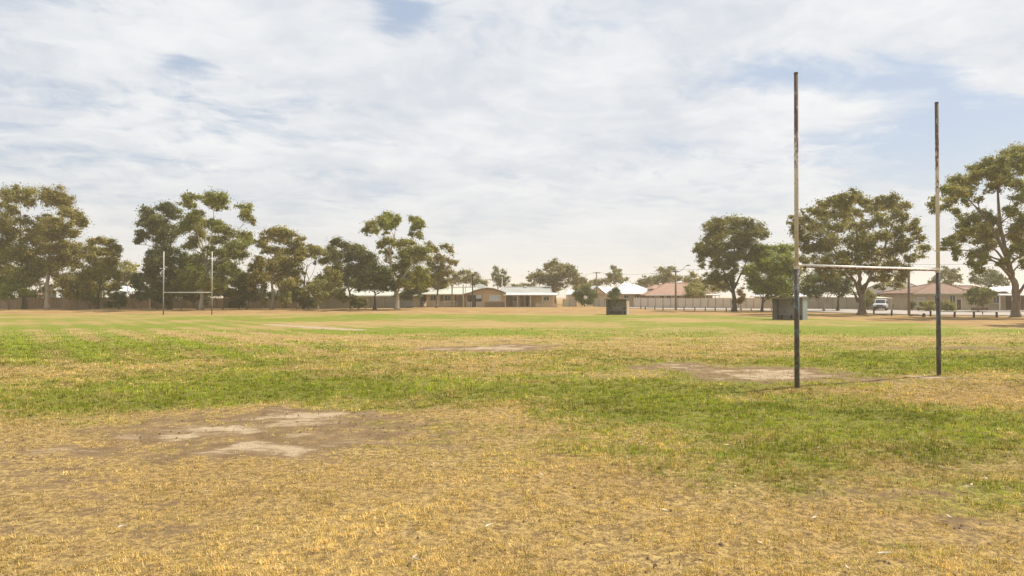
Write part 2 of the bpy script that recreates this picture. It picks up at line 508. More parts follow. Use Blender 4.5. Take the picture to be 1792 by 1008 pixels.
def masks(X, Y):
    """green cover, bare dirt, dry verge, pale dirt at ground points"""
    wx = X + 2.6 * (fbm(X * .35, Y * .35, 3) - .5) * np.clip(Y / 14, .5, 2) + 1.5 * (fbm(X * 1.5 + 5, Y * 1.5, 3) - .5)
    wy = Y + 1.8 * (fbm(X * .35 + 40, Y * .35 + 7, 3) - .5) * np.clip(Y / 14, .4, 2) + 1.3 * (fbm(X * 1.5 + 15, Y * 1.5 + 3, 3) - .5)
    edge = 12.8 - 6.8 * sstep(X, -1.0, 3.2)               # greener beyond this distance
    w_ = 3.5 * (fbm(X * .3, Y * .3, 3) - .5)
    g = 0.40 + .19 * sstep(Y + w_ - edge, -2.5, 3.0) - .13 * sstep(Y, 36, 52) + 0.95 * (fbm(X * .13 + 2, Y * .11 + 8, 4) - .5)
    g = g + .95 * (fbm(X * .8, Y * 1.0, 5, .66) - .5) + .50 * (fbm(X * .24 + 6, Y * .34, 3) - .5)
    for cx, cy, rx, ry, a in GREEN:
        g = g + a * np.exp(-(((wx - cx) / rx) ** 2 + ((wy - cy) / ry) ** 2))
    for cx, cy, rx, ry, a in STRAW:
        g = g - a * np.exp(-(((wx - cx) / rx) ** 2 + ((wy - cy) / ry) ** 2))
    # mowing stripes left of the middle
    q = (X + .744 * Y) / 2.7
    st = np.sin(q * 2 * np.pi) * sstep(-X, 3, 12) * sstep(Y, 20, 26) * (1 - sstep(Y, 60, 78))
    g = g + .24 * st
    d_ = np.zeros_like(X)
    for cx, cy, rx, ry, a in DIRT:
        d_ = np.maximum(d_, a * np.exp(-(((wx - cx) / rx) ** 2 + ((wy - cy) / ry) ** 2) ** 1.4 * .9))
    d_ = d_ + .75 * (fbm(X * 1.3 + 9, Y * 1.9, 5, .68) - .5) * sstep(d_, .02, .25)
    pale = sstep(d_ + .75 * (fbm(X * .9 + 1, Y * 1.5 + 4, 5, .6) - .5), .48, 1.10)
    # bare cricket strip far left
    ax, ay, bx, by = -19.0, 54.0, -10.6, 45.4
    L2 = (bx - ax) ** 2 + (by - ay) ** 2
    t = np.clip(((X - ax) * (bx - ax) + (Y - ay) * (by - ay)) / L2, 0, 1)
    dd = np.hypot(X - ax - t * (bx - ax), Y - ay - t * (by - ay))
    strip = (1 - sstep(dd + .3 * (fbm(X * .8, Y * .8, 2) - .5), .7, 1.15))
    pale = np.maximum(pale, strip * .9)
    d_ = np.maximum(d_, strip * .9)
    yb = np.interp(X, YB_X, YB_Y) + 5 * (fbm(X * .08, Y * .03, 3) - .5)
    bank = sstep(Y - yb, -2.0, 2.5)
    g = g - .45 * bank
    return np.clip(g, 0, 1.2), np.clip(d_, 0, 1), bank, np.clip(pale, 0, 1)


def axis(lo, hi, flo, fhi, step, grow, big=6.0):
    a = list(np.arange(flo, fhi + 1e-6, step))
    s, x = step, fhi
    while x < hi:
        s = min(s * grow, big if x < 115 else 40)
        x += s
        a.append(x)
    s, x = step, flo
    b = []
    while x > lo:
        s = min(s * grow, big if x > -115 else 40)
        x -= s
        b.append(x)
    return np.array(b[::-1] + a)


gx = axis(-900, 900, -8, 8, .11, 1.025, 1.6)
gy = axis(-300, 1100, 4.6, 15, .09, 1.02, 1.3)
GX, GY = np.meshgrid(gx, gy)
fx, fy = GX.ravel(), GY.ravel()
g_, d_, b_, p_ = masks(fx, fy)
near = 1 - sstep(fy, 25, 60)
tuft = (fbm(fx * 3.1, fy * 3.1, 3) - .5)
GZ = ground_h(fx, fy) + near * (tuft * .05 * (1 - .8 * d_) + .05 * (fbm(fx * .5, fy * .5, 3) - .5) - .012 * d_) + (1 - near) * .05 * (fbm(fx * .25, fy * .25, 3) - .5)
rows, cols = GX.shape
ii = (np.arange(rows - 1)[:, None] * cols + np.arange(cols - 1)[None, :]).ravel()
faces = np.stack([ii, ii + 1, ii + cols + 1, ii + cols], 1)


def ground_mat():
    m = bpy.data.materials.new('dry_turf')
    m.use_nodes = True
    n = NT(m.node_tree)
    a = n.node('ShaderNodeAttribute', attribute_name='Col')
    g, d__, bk = n.sep(a.outputs['Vector'])
    pl = a.outputs['Alpha']
    geo = n.node('ShaderNodeNewGeometry')
    P = geo.outputs['Position']
    px_, py_, pz_ = n.sep(P)
    f1 = n.noise(P, 2.2, 6, 0.62)
    f2 = n.noise(P, 11.0, 5, 0.65)
    f3 = n.noise(P, 45.0, 3, 0.6)
    l1 = n.noise(P, 0.32, 5, 0.6)
    brk = n.math('ADD', n.math('MULTIPLY', n.math('SUBTRACT', f1, .5), .9), n.math('MULTIPLY', n.math('SUBTRACT', f2, .5), .8))
    brk = n.math('ADD', brk, n.math('MULTIPLY', n.math('SUBTRACT', l1, .5), .5))
    gf = n.ramp(n.math('ADD', g, brk), .28, .86)
    straw = n.mix(n.ramp(f2, .3, .7), (0.405, 0.300, 0.125), (0.310, 0.222, 0.088))
    straw = n.mix(n.ramp(l1, .35, .7), straw, (0.335, 0.225, 0.085))
    green = n.mix(n.ramp(f2, .3, .7), (0.175, 0.230, 0.016), (0.128, 0.172, 0.013))
    green = n.mix(n.ramp(l1, .3, .7, 0, .5), green, (0.215, 0.215, 0.032))
    turf = n.mix(gf, straw, green)
    turf = n.mix(n.ramp(n.math('ADD', f3, n.math('MULTIPLY', f1, .6)), .62, .95, 0, .30), turf, (0.13, 0.085, 0.045))
    thatch = n.mix(n.ramp(n.math('ADD', n.math('MULTIPLY', f2, .55), n.math('MULTIPLY', f3, .45)), .40, .62), n.mix(1.0, turf, (1.12, 1.08, 1.0), 'MULTIPLY'), (0.125, 0.082, 0.042))
    turf = n.mix(n.ramp(py_, 14, 42), thatch, turf)
    soil = n.mix(n.ramp(f1, .3, .7), (0.215, 0.146, 0.078), (0.145, 0.096, 0.050))
    palec = n.mix(n.ramp(f2, .3, .7), (0.420, 0.325, 0.215), (0.310, 0.235, 0.150))
    prk = n.math('ADD', n.math('MULTIPLY', n.math('SUBTRACT', n.noise(n.vmath('MULTIPLY', P, (1.6, 3.4, 1.0)), 1.6, 7, .68, .4), .5), 2.2), n.math('MULTIPLY', n.math('SUBTRACT', f2, .5), .9))
    soil = n.mix(n.ramp(n.math('ADD', n.math('MULTIPLY', pl, 1.0), prk), .22, .88), soil, palec)
    soil = n.mix(n.ramp(f3, .60, .72, 0, .6), soil, (0.10, 0.066, 0.04))
    df = n.ramp(n.math('ADD', d__, n.math('MULTIPLY', brk, .95)), .32, .58)
    col = n.mix(df, turf, soil)
    vg = n.mix(n.ramp(n.math('ADD', n.math('MULTIPLY', l1, .6), n.math('MULTIPLY', f1, .4)), .38, .62), (0.340, 0.222, 0.095), (0.245, 0.148, 0.062))
    vg = n.mix(n.ramp(n.noise(P, .11, 4, .6), .5, .7, 0, .55), vg, (0.335, 0.245, 0.105))
    col = n.mix(n.ramp(n.math('ADD', bk, n.math('MULTIPLY', brk, .35)), .3, .7), col, vg)
    b = n.node('ShaderNodeBsdfPrincipled')
    n.put(b.inputs['Base Color'], col)
    b.inputs['Roughness'].default_value = 0.95
    b.inputs['Specular IOR Level'].default_value = 0.1
    bp = n.node('ShaderNodeBump')
    bp.inputs['Strength'].default_value = 0.7
    bp.inputs['Distance'].default_value = 0.035
    n.put(bp.inputs['Height'], n.math('ADD', f2, n.math('MULTIPLY', f3, .5)))
    n.t.links.new(bp.outputs[0], b.inputs['Normal'])
    o = n.node('ShaderNodeOutputMaterial')
    n.t.links.new(b.outputs[0], o.inputs[0])
    return m


M['ground'] = ground_mat()
ground = np_mesh('ground', np.stack([fx, fy, GZ], 1), faces, M['ground'], np.stack([g_, d_, b_, p_], 1), smooth=True)
tag(ground, 'worn sports field of patchy green and straw turf with bare dirt', 'field', kind='structure')


# road on the right, beyond the bollards
def road_line(pts):
    return [(X_(px, 2689 / (py - HY)), 2689 / (py - HY)) for px, py in pts]


near_e = road_line([(1100, 541.2), (1300, 543.0), (1440, 547.0), (1600, 551.6), (1850, 553.5)])
far_e = road_line([(1100, 539.2), (1300, 540.2), (1440, 541.6), (1600, 543.0), (1850, 545.0)])


def ribbon(name, A, B, z, m, th=None):
    vs_, fs_ = [], []
    N = 60

    def samp(L, t):
        k = t * (len(L) - 1)
        i = min(int(k), len(L) - 2)
        f = k - i
        return (L[i][0] * (1 - f) + L[i + 1][0] * f, L[i][1] * (1 - f) + L[i + 1][1] * f)
    for i in range(N + 1):
        t = i / N
        a, b = samp(A, t), samp(B, t)
        vs_ += [(a[0], a[1], gz(*a) + z), (b[0], b[1], gz(*b) + z)]
    for i in range(N):
        fs_.append((2 * i, 2 * i + 2, 2 * i + 3, 2 * i + 1))
    mb = MB()
    if th:
        n = len(vs_)
        mb.add(vs_ + [(x, y, zz_ - th) for x, y, zz_ in vs_],
               fs_ + [(2 * i, 2 * i + n, 2 * i + 2 + n, 2 * i + 2) for i in range(N)] + [(2 * i + 1, 2 * i + 3, 2 * i + 3 + n, 2 * i + 1 + n) for i in range(N)])
    else:
        mb.add(vs_, fs_)
    return mb.build(name, m)


M['road'] = mat('pale_asphalt', (0.36, 0.31, 0.265), (0.29, 0.25, 0.215), 0.8, 0.9, 0.3, (1, 1, 1), (.30, .24, .19), .2)
tag(ribbon('road', near_e, far_e, .07, M['road']), 'pale asphalt street beyond the bollards', 'road', kind='structure')
tag(ribbon('kerb', [(x, y) for x, y in far_e], [(x, y + .35) for x, y in far_e], .17, M['concrete'], .3), 'concrete kerb on the far side of the street', 'kerb', kind='structure')


# ------------------------------------------------------------------ trees
def leaf_cloud(centres, radii, counts, size, cols, spread=1.0, droop=.35):
    """leaves for a list of clumps -> verts, faces, colours"""
    V, FF, CC = [], [], []
    base = 0
    for (c, r, n, col) in zip(centres, radii, counts, cols):
        n = int(n)
        if n < 4:
            continue
        k = max(5, int(7 + r.mean() * 3.2))
        dirs = rng.normal(size=(k, 3))
        dirs[:, 2] = dirs[:, 2] * .8 + .35
        dirs /= np.linalg.norm(dirs, axis=1)[:, None]
        sc = dirs * r * rng.uniform(.25, .80, (k, 1))
        sr = rng.uniform(.32, .60, k) * r.mean()
        which = rng.integers(0, k, n)
        off = rng.normal(size=(n, 3))
        off /= np.linalg.norm(off, axis=1)[:, None] + 1e-6
        rad = np.abs(rng.normal(0, .62, (n, 1))) + .12
        pos = c + sc[which] + off * rad * sr[which][:, None] * np.array([1, 1, .72]) * spread
        outw = off * .8 + np.array([0, 0, .55]) + dirs[which] * .35
        nrm = outw + rng.normal(size=(n, 3)) * .75
        nrm /= np.linalg.norm(nrm, axis=1)[:, None] + 1e-6
        ax = rng.normal(size=(n, 3))
        ax[:, 2] -= droop * 2
        ax -= nrm * (ax * nrm).sum(1)[:, None]
        ax /= np.linalg.norm(ax, axis=1)[:, None] + 1e-6
        sd = np.cross(nrm, ax)
        L = size * rng.uniform(.65, 1.45, (n, 1))
        W = L * rng.uniform(.38, .6, (n, 1))
        q = np.stack([pos - ax * L * .45 - sd * W * .5, pos - ax * L * .45 + sd * W * .5, pos + ax * L * .55], 1)
        V.append(q.reshape(-1, 3))
        FF.append(np.arange(n * 3).reshape(n, 3) + base)
        base += n * 3
        tone = np.clip(rng.normal(1, .22, (n, 1)), .5, 1.7) * (rng.uniform(.82, 1.2, k)[which])[:, None]
        cc = np.array(col)[None, :] * tone
        yel = rng.random((n, 1)) < .10
        cc = np.where(yel, cc * np.array([1.5, 1.2, .9]), cc)
        cc = np.concatenate([cc, np.ones((n, 1))], 1)
        CC.append(np.repeat(cc, 3, 0))
    return np.concatenate(V), np.concatenate(FF), np.concatenate(CC)


GL, GR_, GF = 'gum trees along the left fence', 'trees on the right verge', 'trees beyond the houses'
OLIVE = (0.232, 0.218, 0.046)
OLIVE_D = (0.155, 0.154, 0.038)
BROWNISH = (0.245, 0.208, 0.05)
GREENT = (0.185, 0.232, 0.032)
DARKG = (0.102, 0.12, 0.03)
PALEG = (0.24, 0.23, 0.068)
FARG = (0.19, 0.178, 0.056)


def tree(name, label, Z, trunk, clumps, col, bark, cat='tree', group='trees around the field', r0=.3, leaf=.21, dens=30.0, depth=.75, limbs=True, col2=None, seed=None, forks=(), fat=None):
    """trunk: [(px, py)] from the base up; clumps: [(px, py, rx, ry)] of the crown, in photo pixels at distance Z"""
    bx, by = X_(trunk[0][0], Z), Z
    b0 = gz(bx, by)
    s = Z / F
    root = empty(name, (bx, by, b0 - .05))
    tag(root, label, cat, group)
    w = lambda px, py: np.array([X_(px, Z) - bx, 0, H_(py, Z) - b0])
    cl = [(w(x, y), np.array([rx * 1.36 * s, (rx + ry) * .72 * s, ry * 1.62 * s]) * (fat or (.87 if group == GL else 1.0))) for x, y, rx, ry in clumps]
    half = max(abs(c[0][0]) for c in cl) + 1
    allx = np.array([c[0][0] for c in cl])
    mid = allx.mean()
    hw = (allx.max() - allx.min()) / 2 + cl[0][1][0]
    for c, r in cl:
        room = math.sqrt(max(.08, 1 - ((c[0] - mid) / (hw + .01)) ** 2)) * hw * depth
        dy = random.uniform(-room, room)
        k = 1 + dy / Z                                # same bearing, other distance
        c[0] = (c[0] + bx) * k - bx
        c[2] = (c[2] + b0 - CAMH) * k + CAMH - b0
        c[1] = dy
        r *= k
    # trunk
    tp = [w(x, y) for x, y in trunk]
    tp[0][2] = -.15
    tp = [np.array([p_[0], p_[1] + (0 if i == 0 else random.uniform(-.2, .2)), p_[2]]) for i, p_ in enumerate(tp)]
    # resample trunk
    pts = []
    for i in range(len(tp) - 1):
        for k in range(4):
            f = k / 4
            pts.append(tp[i] * (1 - f) + tp[i + 1] * f)
    pts.append(tp[-1])
    n = len(pts)
    rad = [r0 * (1 - .72 * (i / (n - 1)) ** .8) for i in range(n)]
    rad[0] = r0 * 1.45
    if n > 2: rad[1] = r0 * 1.12
    wob = [np.array([random.uniform(-1, 1), random.uniform(-1, 1), 0]) * r0 * .18 for _ in pts]
    pts = [p_ + (w_ if i else 0) for i, (p_, w_) in enumerate(zip(pts, wob))]
    MB().tube(pts, rad, 9).build('trunk', bark, root, True)
    nodes = [(p_, rad[i], 0) for i, p_ in enumerate(pts) if i > n * .35]
    limb_mb = {}
    nl = 0
    for fk in forks:                                   # bare limbs that the photo shows
        fp = [w(x, y) for x, y in fk]
        for q in fp[1:]:
            q[1] = random.uniform(-.6, .2)
        nl += 1
        mb = limb_mb[nl] = MB()
        rr = [r0 * (.40 - .28 * i / (len(fp) - 1)) for i in range(len(fp))]
        mb.tube(fp, rr, 6)
        nodes += [(q, rr[i], nl) for i, q in enumerate(fp)][1:]
    if limbs:
        order = sorted(range(len(cl)), key=lambda i: np.linalg.norm(cl[i][0] - pts[int(n * .6)]))
        for i in order:
            c, r = cl[i]
            tgt = c - np.array([0, 0, r[2] * .25])
            best, bd = None, 1e9
            for q, rq, lid in nodes:
                dv = tgt - q
                dist = np.linalg.norm(dv) * (1.0 + (1.6 if dv[2] < .25 * abs(np.linalg.norm(dv)) else 0)) + (0.25 / max(rq, .03)) * .12
                if dist < bd:
                    bd, best = dist, (q, rq, lid)
            q, rq, lid = best
            if lid == 0:
                nl += 1
                lid = nl
                limb_mb[lid] = MB()
            ln = np.linalg.norm(tgt - q)
            if ln < .2:
                continue
            bow = np.array([random.uniform(-.1, .1), random.uniform(-.1, .1), .12]) * ln
            mids = [q * (1 - t) + tgt * t + bow * math.sin(math.pi * t) * (1 if tgt[2] > q[2] else .4) for t in (0, .25, .5, .75, 1)]
            ra = min(rq * .75, .035 + ln * .028)
            rr = [ra * (1 - .7 * k / 4) for k in range(5)]
            limb_mb[lid].tube(mids, rr, 6)
            for k in range(1, 5):
                nodes.append((mids[k], rr[k], lid))
            for _ in range(3):                          # twigs into the clump
                e = c + np.array([random.uniform(-.7, .7) * r[0], random.uniform(-.7, .7) * r[1], random.uniform(0, .8) * r[2]])
                limb_mb[lid].tube([mids[3], (mids[3] + e) / 2 + np.array([0, 0, .08 * ln]), e], [rr[3] * .8, rr[3] * .5, .012], 4)
    for mb in limb_mb.values():
        if mb.v:
            mb.build('limb', bark, root, True)
    cs, rs, ns, cols = [], [], [], []
    zs = np.array([c[0][2] for c in cl])
    for c, r in cl:
        cs.append(c)
        rs.append(r)
        ns.append(dens * 5.6 * (.21 / leaf) * (r[0] * r[2] * 2 + r[0] * r[1] * 1.5))
        k = random.random() * .6
        a = np.array(col)
        cols.append(a * (1 - k) + np.array(col2 or col) * k)
    if limbs and len(cs) > 8:                           # looser sprays bridging neighbouring clumps
        P_ = np.array(cs)
        for i in range(len(P_)):
            dd_ = np.linalg.norm((P_ - P_[i]) * np.array([1, .6, 1]), axis=1)
            dd_[i] = 1e9
            j = int(np.argmin(dd_))
            cs.append((P_[i] + P_[j]) / 2 + rng.normal(0, .15, 3))
            rs.append((rs[i] + rs[j]) * .45)
            ns.append(ns[i] * (.28 if group == GL else .36))
            cols.append(cols[i])
    V, FF, CC = leaf_cloud(cs, rs, ns, leaf * 1.32, cols)
    keep = V[:, 2].reshape(-1, 3).min(1) > .12
    V = V.reshape(-1, 3, 3)[keep].reshape(-1, 3)
    CC = CC.reshape(-1, 3, 4)[keep].reshape(-1, 4)
    FF = np.arange(len(V)).reshape(-1, 3)
    np_mesh('crown', V, FF, M['leaf'], CC, root)
    return root


BP, BM, BD = M['bark_pale'], M['bark_mid'], M['bark_dark']
tree('gum_tree', 'tall gum tree with dark trunk at the far left edge', 104, [(43, 541), (42, 505), (38, 465), (35, 420), (33, 372)],
     [(33, 342, 27, 17), (52, 352, 14, 12), (6, 366, 18, 14), (12, 352, 12, 10), (8, 392, 20, 13), (40, 385, 16, 10), (-14, 385, 18, 20), (20, 412, 24, 15), (48, 420, 18, 14), (2, 428, 20, 14),
      (28, 445, 26, 16), (2, 455, 18, 16), (50, 455, 18, 16), (18, 475, 24, 16), (42, 485, 22, 15), (-12, 440, 20, 30), (0, 485, 16, 15)], OLIVE, BD, group=GL, r0=.32, col2=BROWNISH)
tree('gum_tree', 'tall gum tree with forked white trunk beside the leftmost tree', 102, [(81, 541), (82, 510), (84, 480), (87, 445), (93, 405)],
     [(95, 342, 26, 15), (80, 350, 14, 12), (112, 356, 16, 14), (120, 375, 20, 12), (137, 385, 13, 12), (146, 396, 6, 6), (78, 388, 16, 12), (103, 392, 22, 12), (62, 408, 18, 14), (90, 412, 20, 13), (118, 408, 20, 12),
      (125, 432, 24, 13), (100, 438, 22, 14), (70, 438, 22, 14), (140, 447, 13, 12), (112, 460, 24, 15), (80, 462, 20, 15), (135, 470, 14, 14), (62, 478, 14, 14), (104, 484, 16, 10)],
     BROWNISH, BP, group=GL, r0=.36, col2=OLIVE, forks=([(79, 520), (74, 505), (66, 488), (64, 480)], [(86, 510), (95, 500), (104, 483), (108, 477)]))
tree('gum_tree', 'medium gum tree with thin trunk between white-trunked gum and white roof', 103, [(171, 539), (173, 515), (177, 480), (179, 455)],
     [(172, 423, 18, 9), (192, 428, 15, 10), (158, 434, 12, 9), (206, 440, 8, 8), (180, 442, 20, 10), (162, 455, 16, 12), (195, 458, 16, 12), (176, 472, 24, 13), (155, 482, 16, 14), (198, 482, 18, 15), (175, 498, 26, 14), (150, 502, 12, 14), (200, 505, 12, 10)],
     OLIVE, BD, group=GL, r0=.2, col2=BROWNISH)
tree('shade_tree', 'dark spreading tree behind the far goal, left of the tall gum', 103, [(297, 539), (299, 515), (300, 480), (296, 440)],
     [(256, 372, 16, 12), (248, 388, 10, 14), (272, 384, 16, 12), (290, 366, 22, 11), (305, 375, 14, 11), (285, 395, 18, 11), (247, 412, 13, 13), (265, 405, 12, 10), (238, 425, 6, 6), (284, 420, 20, 13), (300, 405, 14, 12),
      (290, 442, 24, 14), (268, 446, 12, 10), (310, 455, 24, 15), (280, 465, 24, 16), (258, 458, 8, 7), (300, 485, 28, 18), (268, 485, 18, 15), (320, 490, 22, 18), (285, 508, 26, 14), (312, 512, 20, 13), (254, 472, 5, 5)],
     DARKG, BD, group=GL, r0=.34, col2=OLIVE_D, dens=34)
tree('gum_tree', 'tallest gum tree with many stems, behind the far goal right post', 100, [(352, 541), (355, 510), (360, 470), (358, 440), (350, 415)],
     [(331, 345, 18, 9), (325, 355, 14, 8), (376, 344, 24, 10), (362, 352, 14, 8), (392, 352, 13, 11), (378, 362, 18, 7), (426, 365, 16, 10), (432, 378, 14, 10), (441, 388, 6, 7), (345, 374, 14, 8),
      (330, 384, 20, 11), (350, 390, 20, 10), (372, 392, 16, 9), (386, 403, 20, 10), (322, 402, 18, 9), (345, 410, 20, 9), (404, 412, 18, 11), (380, 422, 18, 10), (430, 412, 13, 9), (438, 424, 14, 10), (415, 430, 22, 10),
      (395, 440, 24, 10), (420, 446, 18, 9), (368, 440, 14, 9), (335, 432, 18, 10), (340, 455, 18, 14), (388, 460, 20, 13), (366, 472, 20, 15), (342, 482, 20, 16), (392, 480, 14, 15), (360, 497, 22, 15), (335, 505, 16, 12), (385, 500, 12, 14), (408, 470, 8, 10)],
     OLIVE, BP, group=GL, r0=.34, col2=GREENT, forks=([(358, 450), (352, 430), (346, 408), (336, 385)], [(361, 460), (366, 430), (373, 400), (376, 370)], [(360, 480), (385, 450), (405, 425), (422, 395)]))
tree('gum_tree', 'gum tree with pale forked trunk right of the far goal', 102, [(476, 539), (477, 510), (475, 485), (478, 460), (482, 440)],
     [(489, 405, 20, 8), (472, 411, 16, 10), (508, 411, 16, 10), (524, 422, 10, 10), (461, 425, 12, 10), (497, 420, 18, 9), (528, 438, 9, 10), (512, 438, 16, 10), (465, 440, 14, 9), (488, 440, 18, 10), (452, 454, 12, 10), (520, 456, 14, 12),
      (500, 458, 20, 11), (472, 464, 20, 12), (446, 470, 11, 12), (508, 475, 20, 13), (485, 482, 20, 13), (456, 485, 16, 13), (520, 490, 10, 12), (442, 492, 10, 14), (498, 498, 16, 12)],
     BROWNISH, BP, group=GL, r0=.24, col2=OLIVE, forks=([(476, 490), (482, 478), (490, 473), (494, 470)],))
tree('gum_tree', 'open airy gum tree with dark stems above the rounded pale shrub', 106, [(531, 539), (531, 510), (534, 480), (538, 462)],
     [(530, 438, 13, 8), (548, 434, 14, 7), (563, 442, 13, 9), (541, 446, 12, 7), (575, 455, 12, 11), (558, 457, 11, 7), (524, 455, 9, 8), (527, 475, 8, 8), (580, 475, 14, 12), (567, 487, 12, 8), (588, 492, 12, 10), (545, 495, 9, 6)],
     OLIVE, BD, group=GL, r0=.16, col2=PALEG, dens=24, forks=([(533, 515), (538, 495), (546, 480), (552, 462)], [(541, 490), (536, 475), (545, 458)]))
tree('shade_tree', 'dense olive tree in dust between the airy gum and dark round tree', 108, [(615, 539), (613, 515), (608, 498), (606, 480)],
     [(591, 425, 15, 8), (604, 430, 12, 8), (580, 436, 10, 9), (584, 452, 12, 12), (618, 434, 15, 9), (634, 438, 16, 9), (646, 450, 12, 10), (604, 450, 20, 12), (628, 455, 22, 13), (650, 465, 12, 12), (598, 472, 20, 14), (625, 476, 24, 14),
      (645, 484, 16, 13), (604, 492, 20, 12), (628, 498, 18, 11), (585, 485, 10, 12)], OLIVE_D, BM, group=GL, r0=.22, col2=DARKG, dens=34)
tree('shade_tree', 'low round dark tree on a short trunk left of the curved white gum', 99, [(656, 540), (656, 525), (657, 512)],
     [(657, 470, 20, 10), (642, 478, 16, 10), (674, 478, 16, 10), (655, 488, 24, 10), (636, 492, 14, 10), (680, 492, 16, 11), (648, 502, 18, 8), (668, 504, 18, 8), (628, 500, 8, 7), (688, 503, 8, 7)],
     DARKG, BD, group=GL, r0=.26, col2=OLIVE_D, dens=38)
tree('gum_tree', 'tall gum with curved white trunk left of the clubhouse', 100, [(695, 541), (694, 514), (688, 500), (684, 480), (683, 450), (682, 428)],
     [(681, 379, 18, 8), (666, 387, 14, 8), (694, 386, 14, 9), (649, 394, 13, 9), (640, 404, 7, 7), (656, 405, 10, 6), (680, 395, 18, 7), (676, 408, 8, 4), (725, 384, 13, 8), (737, 393, 9, 9), (727, 398, 13, 8), (735, 412, 9, 8), (720, 412, 8, 6),
      (678, 424, 18, 8), (664, 430, 9, 6), (695, 428, 10, 6), (713, 425, 14, 9), (705, 440, 16, 10), (676, 444, 14, 8), (728, 440, 16, 11), (746, 440, 10, 10), (740, 456, 14, 11), (712, 460, 20, 12), (692, 470, 14, 11), (735, 476, 16, 12),
      (712, 482, 20, 12), (672, 488, 12, 11), (728, 496, 18, 11), (702, 497, 16, 10), (745, 492, 10, 9)], OLIVE, BP, group=GL, r0=.36, col2=GREENT,
     forks=([(697, 510), (702, 490), (715, 472), (727, 452), (735, 430)], [(683, 440), (690, 415), (693, 395)], [(720, 465), (718, 440), (724, 410)]))
tree('gum_tree', 'wispy gum tree with open arms over the clubhouse left end', 116, [(764, 539), (766, 510), (770, 480), (776, 455)],
     [(752, 427, 8, 6), (760, 438, 12, 8), (778, 431, 10, 5), (790, 440, 7, 7), (786, 456, 12, 6), (798, 460, 6, 5), (768, 452, 12, 8), (757, 464, 12, 9), (775, 468, 12, 8), (768, 482, 16, 9), (785, 478, 10, 7), (752, 482, 10, 9), (775, 495, 14, 8), (755, 498, 12, 8)],
     BROWNISH, BM, group=GL, r0=.2, col2=OLIVE, dens=26, leaf=.2)

tree('gum_tree', 'broad gum tree right of the beige fence, left of the bright green tree', 100, [(1285, 545), (1284, 522), (1282, 500), (1284, 470), (1286, 440)],
     [(1277, 387, 18, 8), (1258, 391, 14, 8), (1243, 398, 15, 9), (1296, 392, 14, 8), (1311, 393, 12, 9), (1329, 402, 13, 10), (1318, 408, 14, 9), (1252, 412, 18, 10), (1276, 408, 20, 9), (1298, 412, 18, 9), (1338, 414, 8, 8), (1236, 424, 13, 9), (1222, 438, 9, 8),
      (1227, 452, 7, 8), (1229, 466, 5, 6), (1258, 430, 18, 10), (1284, 430, 18, 9), (1308, 430, 18, 10), (1246, 444, 16, 9), (1270, 450, 18, 10), (1296, 450, 16, 9), (1258, 465, 16, 10), (1280, 470, 14, 9), (1252, 484, 13, 9), (1270, 490, 15, 8), (1262, 501, 14, 7), (1284, 498, 8, 6), (1233, 494, 5, 6), (1243, 492, 7, 7)],
     OLIVE_D, BD, group=GR_, r0=.38, col2=OLIVE, forks=([(1284, 508), (1276, 490), (1264, 470), (1252, 450)], [(1285, 505), (1294, 485), (1304, 460), (1312, 435)]))
tree('shade_tree', 'bright green dense tree behind the right dugout', 99, [(1333, 546), (1334, 530), (1336, 515)],
     [(1325, 438, 12, 7), (1344, 434, 14, 7), (1364, 436, 14, 7), (1383, 437, 12, 8), (1312, 452, 12, 9), (1334, 452, 18, 9), (1358, 454, 20, 10), (1382, 456, 18, 11), (1311, 472, 12, 12), (1336, 474, 22, 12), (1364, 476, 22, 13), (1390, 478, 14, 14),
      (1318, 494, 14, 11), (1342, 496, 22, 11), (1370, 498, 22, 12), (1325, 508, 12, 8), (1348, 512, 18, 9), (1376, 514, 18, 9)],
     (.235, .270, .030), BD, group=GR_, r0=.22, col2=GREENT, dens=36)
tree('gum_tree', 'huge spreading gum tree framed between the near goal posts', 84, [(1507, 551), (1507, 530), (1505, 508), (1503, 480), (1500, 450)],
     [(1496, 339, 14, 7), (1480, 345, 14, 7), (1464, 348, 14, 7), (1445, 358, 14, 8), (1500, 352, 18, 8), (1470, 362, 20, 9), (1430, 371, 16, 9), (1392, 386, 10, 9), (1389, 400, 9, 9), (1410, 384, 14, 9), (1450, 378, 20, 9), (1488, 376, 20, 9), (1540, 351, 13, 8), (1530, 362, 14, 8),
      (1566, 349, 14, 8), (1584, 362, 11, 9), (1556, 364, 16, 8), (1576, 378, 16, 9), (1604, 388, 9, 7), (1598, 402, 12, 8), (1540, 386, 16, 9), (1512, 396, 20, 10), (1474, 398, 22, 11), (1430, 398, 20, 11), (1405, 414, 15, 10), (1604, 418, 12, 9), (1617, 434, 8, 8), (1610, 448, 8, 6),
      (1572, 404, 18, 10), (1545, 414, 20, 11), (1500, 424, 24, 12), (1455, 424, 24, 12), (1416, 438, 20, 12), (1580, 432, 18, 10), (1552, 442, 20, 12), (1515, 450, 22, 12), (1474, 450, 22, 12), (1436, 460, 20, 12), (1590, 458, 14, 9), (1560, 464, 18, 10), (1522, 474, 18, 10),
      (1484, 478, 16, 10), (1545, 486, 14, 9), (1580, 480, 13, 9), (1572, 498, 9, 7), (1540, 504, 8, 6), (1450, 480, 16, 10), (1408, 462, 14, 10)],
     OLIVE, BM, group=GR_, r0=.5, col2=OLIVE_D, dens=27, forks=([(1506, 520), (1492, 492), (1470, 455), (1448, 420), (1430, 400)], [(1508, 515), (1522, 485), (1540, 450), (1556, 410), (1566, 375)], [(1504, 500), (1505, 450), (1495, 400), (1490, 365)], [(1502, 528), (1497, 515), (1493, 507)]))
